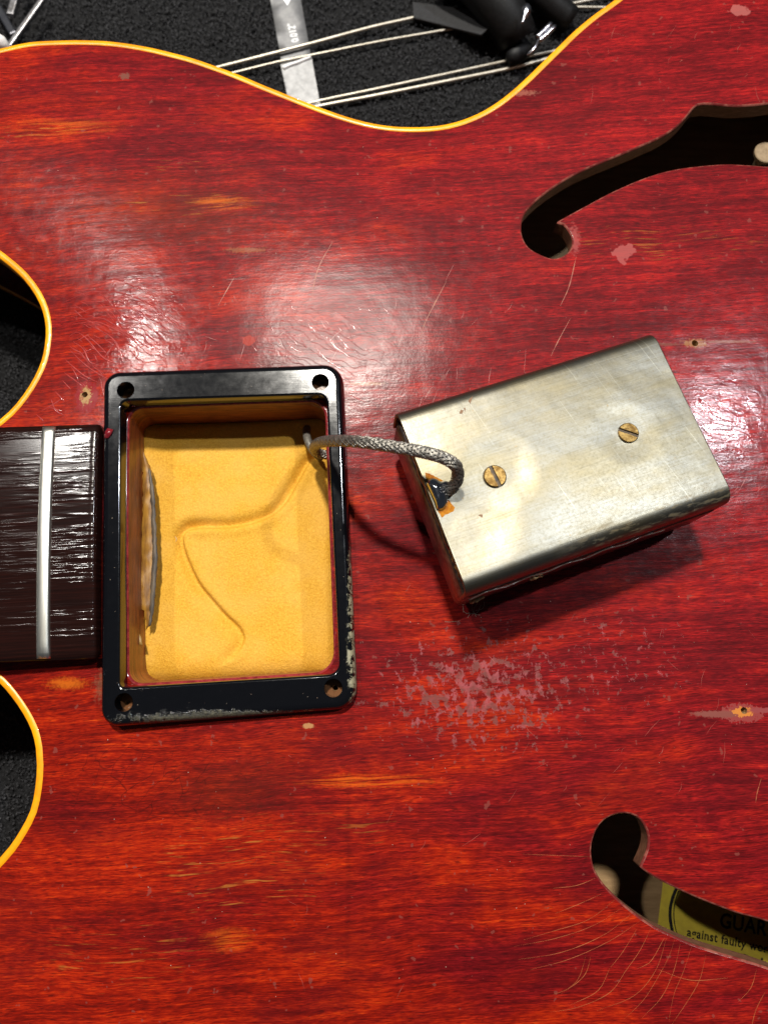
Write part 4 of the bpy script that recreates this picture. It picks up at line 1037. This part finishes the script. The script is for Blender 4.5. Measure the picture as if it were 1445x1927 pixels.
# black clamp with a steel bracket
M['rubber'] = mat_simple('black_rubber', (.0018, .0018, .002), .55, 0, 1.0, (.005, .005, .0055), .04, 1.5, spec=.25)
M['webbing'] = mat_simple('black_webbing', (.006, .006, .0066), .8, 0, 1.2, (.018, .018, .020), .25, 1.4, sc=(1, 3, 1))
M['steel'] = mat_simple('polished_steel', (.62, .62, .66), .18, 1.0, .5, (.5, .5, .55))
def clamp():
    root = thing('clamp', 'black clamp with webbing strap and small steel bracket lying across the strings', 'clamp', P(950, 60, ZC))
    # strap
    n = 14; lo = []
    for i in range(n + 1):
        t = i/n; x0 = 776 + (940 - 776)*t; y0 = 3 + (30 - 3)*t; x1 = 778 + (905 - 778)*t; y1 = 33 + (62 - 33)*t
        zz = ZC + 3.0 + 5*t - 2.2*math.sin(t*3.1)
        a = np.array(P(x0 + 14*t, y0 - 4*t, zz)); b = np.array(P(x1, y1 + 3*t, zz))
        lo.append([tuple(a), tuple(.5*(a + b) + np.array([0, 0, .35])), tuple(b), tuple(b - np.array([0, 0, 1.0])), tuple(a - np.array([0, 0, 1.0]))])
    V, F = strips(lo); m = 5; F = []
    for k in range(n):
        for i in range(m): F.append((k*m + i, k*m + (i+1) % m, (k+1)*m + (i+1) % m, (k+1)*m + i))
    F += [tuple(range(m)), tuple(range(n*m, n*m + m))]
    bevel(recalc(mk('strap', V, F, M['webbing'], root, smooth=False)), .2)
    # body: a thick tapering arm coming in from above the picture
    pts = [np.array(P(x, y, z)) for x, y, z in ((850, -90, -37), (905, -35, -38), (938, 12, -40), (962, 50, -43), (972, 72, -45.5))]
    V, F = tube(catmull(pts, False, 2), lambda i: 9.5 - .17*i, 16)
    recalc(mk('arm', V, F, M['rubber'], root))
    pts = [np.array(P(x, y, z)) for x, y, z in ((1000, -25, -40), (1040, 10, -43), (1072, 38, -46))]
    V, F = tube(catmull(pts, False, 2), lambda i: 5.0 - .10*i, 14)
    recalc(mk('jaw', V, F, M['rubber'], root))
    # knob
    pts = [np.array(P(x, y, -46.0)) for x, y in ((954, 112), (962, 108), (974, 101), (988, 94), (1003, 86), (1010, 82))]
    V, F = tube(catmull(pts, False, .8), lambda i: [1.2, 2.2, 2.7, 3.0, 3.1, 3.1, 3.0, 2.9, 2.7, 2.2, 1.4, 1.0][min(i, 11)], 14)
    recalc(mk('knob', V, F, M['rubber'], root))
    # steel: two parallel prongs, a hooked wire, and a bright tip
    for (x0, y0), (x1, y1) in (((1009, 71), (1038, 43)), ((1014, 78), (1045, 48))):
        V, F = tube([np.array(P(x0 + (x1-x0)*t, y0 + (y1-y0)*t, -42.5 + .8*t)) for t in np.linspace(0, 1, 8)], lambda i: .85 if i < 7 else .6, 10)
        recalc(mk('prong', V, F, M['steel'], root))
    V, F = tube(catmull([np.array(P(x, y, z)) for x, y, z in ((1012, 76, -42.5), (1008, 86, -42.6), (1001, 96, -43), (991, 104, -44)) ], False, .5), .55, 8)
    recalc(mk('hook', V, F, M['steel'], root))
    pts = [np.array(P(x, y, -31.5)) for x, y in ((991, 8), (990, 20), (986, 33), (981, 44))]
    V, F = tube(catmull(pts, False, .7), lambda i: [.5, 1.1, 1.5, 1.55, 1.4, 1.1, .8, .5, .3][min(i, 8)], 12)
    recalc(mk('steel_tip', V, F, M['steel'], root))
clamp()

# steel tool in the upper left corner
def tool():
    root = thing('steel_pliers', 'crossed steel handles of a tool at the upper left behind the horn', 'hand tool', P(20, 40, ZC))
    dark = mat_simple('dark_worn_steel', (.30, .30, .31), .35, .9, .7, (.16, .15, .15), .05, 1)
    def bar(p, q, w, h, z0, z1, name, m):
        a = np.array(P(*p, z0)); b = np.array(P(*q, z1)); d = (b - a)[:2]; d /= np.linalg.norm(d); nn = np.array([-d[1], d[0]])*w/2
        V = []; 
        for c in (a, b):
            for s, dz in ((-1, 0), (1, 0), (1, h), (-1, h)): V.append((c[0] + nn[0]*s, c[1] + nn[1]*s, c[2] + dz))
        F = [(0, 1, 2, 3), (4, 5, 6, 7), (0, 1, 5, 4), (1, 2, 6, 5), (2, 3, 7, 6), (3, 0, 4, 7)]
        bevel(recalc(mk(name, V, F, m, root, smooth=False)), .5, 3)
    bar((-30, -32), (31, 72), 2.6, 2.2, -46, -46, 'handle', M['steel'])
    bar((20, 92), (84, 2), 1.9, 1.6, -43.4, -43.4, 'jaw', dark)
    bar((24, 35), (45, -40), 2.6, 2.0, -43, -43, 'handle', dark)
tool()
def pad():
    pts = [np.array(P(x, y, 0)[:2]) for x, y in ()]
    c = P(-6, 84, -24)
    V = []; F = []; n = 18; m = 9
    for j in range(m):
        a = -math.pi/2 + math.pi*j/(m-1)
        for i in range(n):
            b = 2*math.pi*i/n; k = 1 + .08*math.sin(3*b + j)
            V.append((c[0] + 4.2*math.cos(a)*math.cos(b)*k, c[1] + 2.2*math.cos(a)*math.sin(b)*k, c[2] + 4.0*math.sin(a)))
    for j in range(m-1):
        for i in range(n): F.append((j*n + i, j*n + (i+1) % n, (j+1)*n + (i+1) % n, (j+1)*n + i))
    # a stem reaching down to the carpet
    k = len(V); tv, tf = tube([(c[0], c[1], -26), (c[0], c[1], ZC + .2)], 2.6, 12); V += tv; F += [tuple(i + k for i in t) for t in tf]
    tag(recalc(mk('white_peg', V, F, mat_simple('white_plastic', (.80, .79, .77), .4, bdist=.1, bscale=.8))), 'small white peg standing behind the horn in the upper left corner', 'peg')
pad()

# dust and lint on the guitar and the ring
def dust():
    V = []; F = []
    def speck(x, y, z, r):
        k = len(V); n = 5
        for i in range(n):
            a = 2*math.pi*i/n; q = r*R.uniform(.5, 1.2); V.append((x + q*math.cos(a), y + q*math.sin(a), z))
        V.append((x, y, z + r*.6))
        for i in range(n): F.append((k + i, k + (i+1) % n, k + n))
    for _ in range(34):      # on the ring
        sd = R.choice('lrtb'); px, py = {'l': (R.uniform(206, 224), R.uniform(760, 1300)), 'r': (R.uniform(628, 648), R.uniform(900, 1300)), 't': (R.uniform(250, 600), R.uniform(703, 742)), 'b': (R.uniform(250, 610), R.uniform(1295, 1340))}[sd]
        p = P(px, py, RT + .01); speck(p[0], p[1], RT + .01, R.uniform(.04, .10))
    for _ in range(160):     # on the wood
        px, py = R.uniform(100, 1440), R.uniform(260, 1900)
        if (180 < px < 690 and 670 < py < 1380) or (px > 960 and 160 < py < 500) or (px > 1090 and py > 1510) or (px < 200 and 780 < py < 1260): continue
        p = P(px, py, 0); speck(p[0], p[1], zt(p) + .01, R.uniform(.05, .14))
    parts = [(V, F)]
    for l, z in (([(585, 758), (590, 763), (597, 765), (604, 768)], -1.5), ([(330, 1010), (333, 1014), (331, 1019)], -12.5)):
        parts.append(tube(catmull([np.array(P(x, y, z)) for x, y in l], False, .3), .05, 4))
    for _ in range(9):
        px, py = R.choice([(R.uniform(700, 1000), R.uniform(1180, 1450)), (R.uniform(640, 980), R.uniform(520, 640)), (R.uniform(860, 900), R.uniform(1130, 1170))]); a = R.uniform(0, 6.28); pts = []
        for q in range(5): pts.append((px, py)); px += 7*math.cos(a); py += 7*math.sin(a); a += R.uniform(-.9, .9)
        parts.append(tube(catmull([np.array((*P(x, y, 0)[:2], zt(P(x, y, 0)) + .06)) for x, y in pts], False, .4), .035, 4))
    v, f = join(parts)
    tag(mk('dust', v, f, mat_simple('pale_dust', (.48, .40, .32), .8, 0, .3, (.30, .20, .14)), smooth=False), 'fine pale dust and lint strewn over the red top and black ring', 'dust', kind='stuff')
dust()
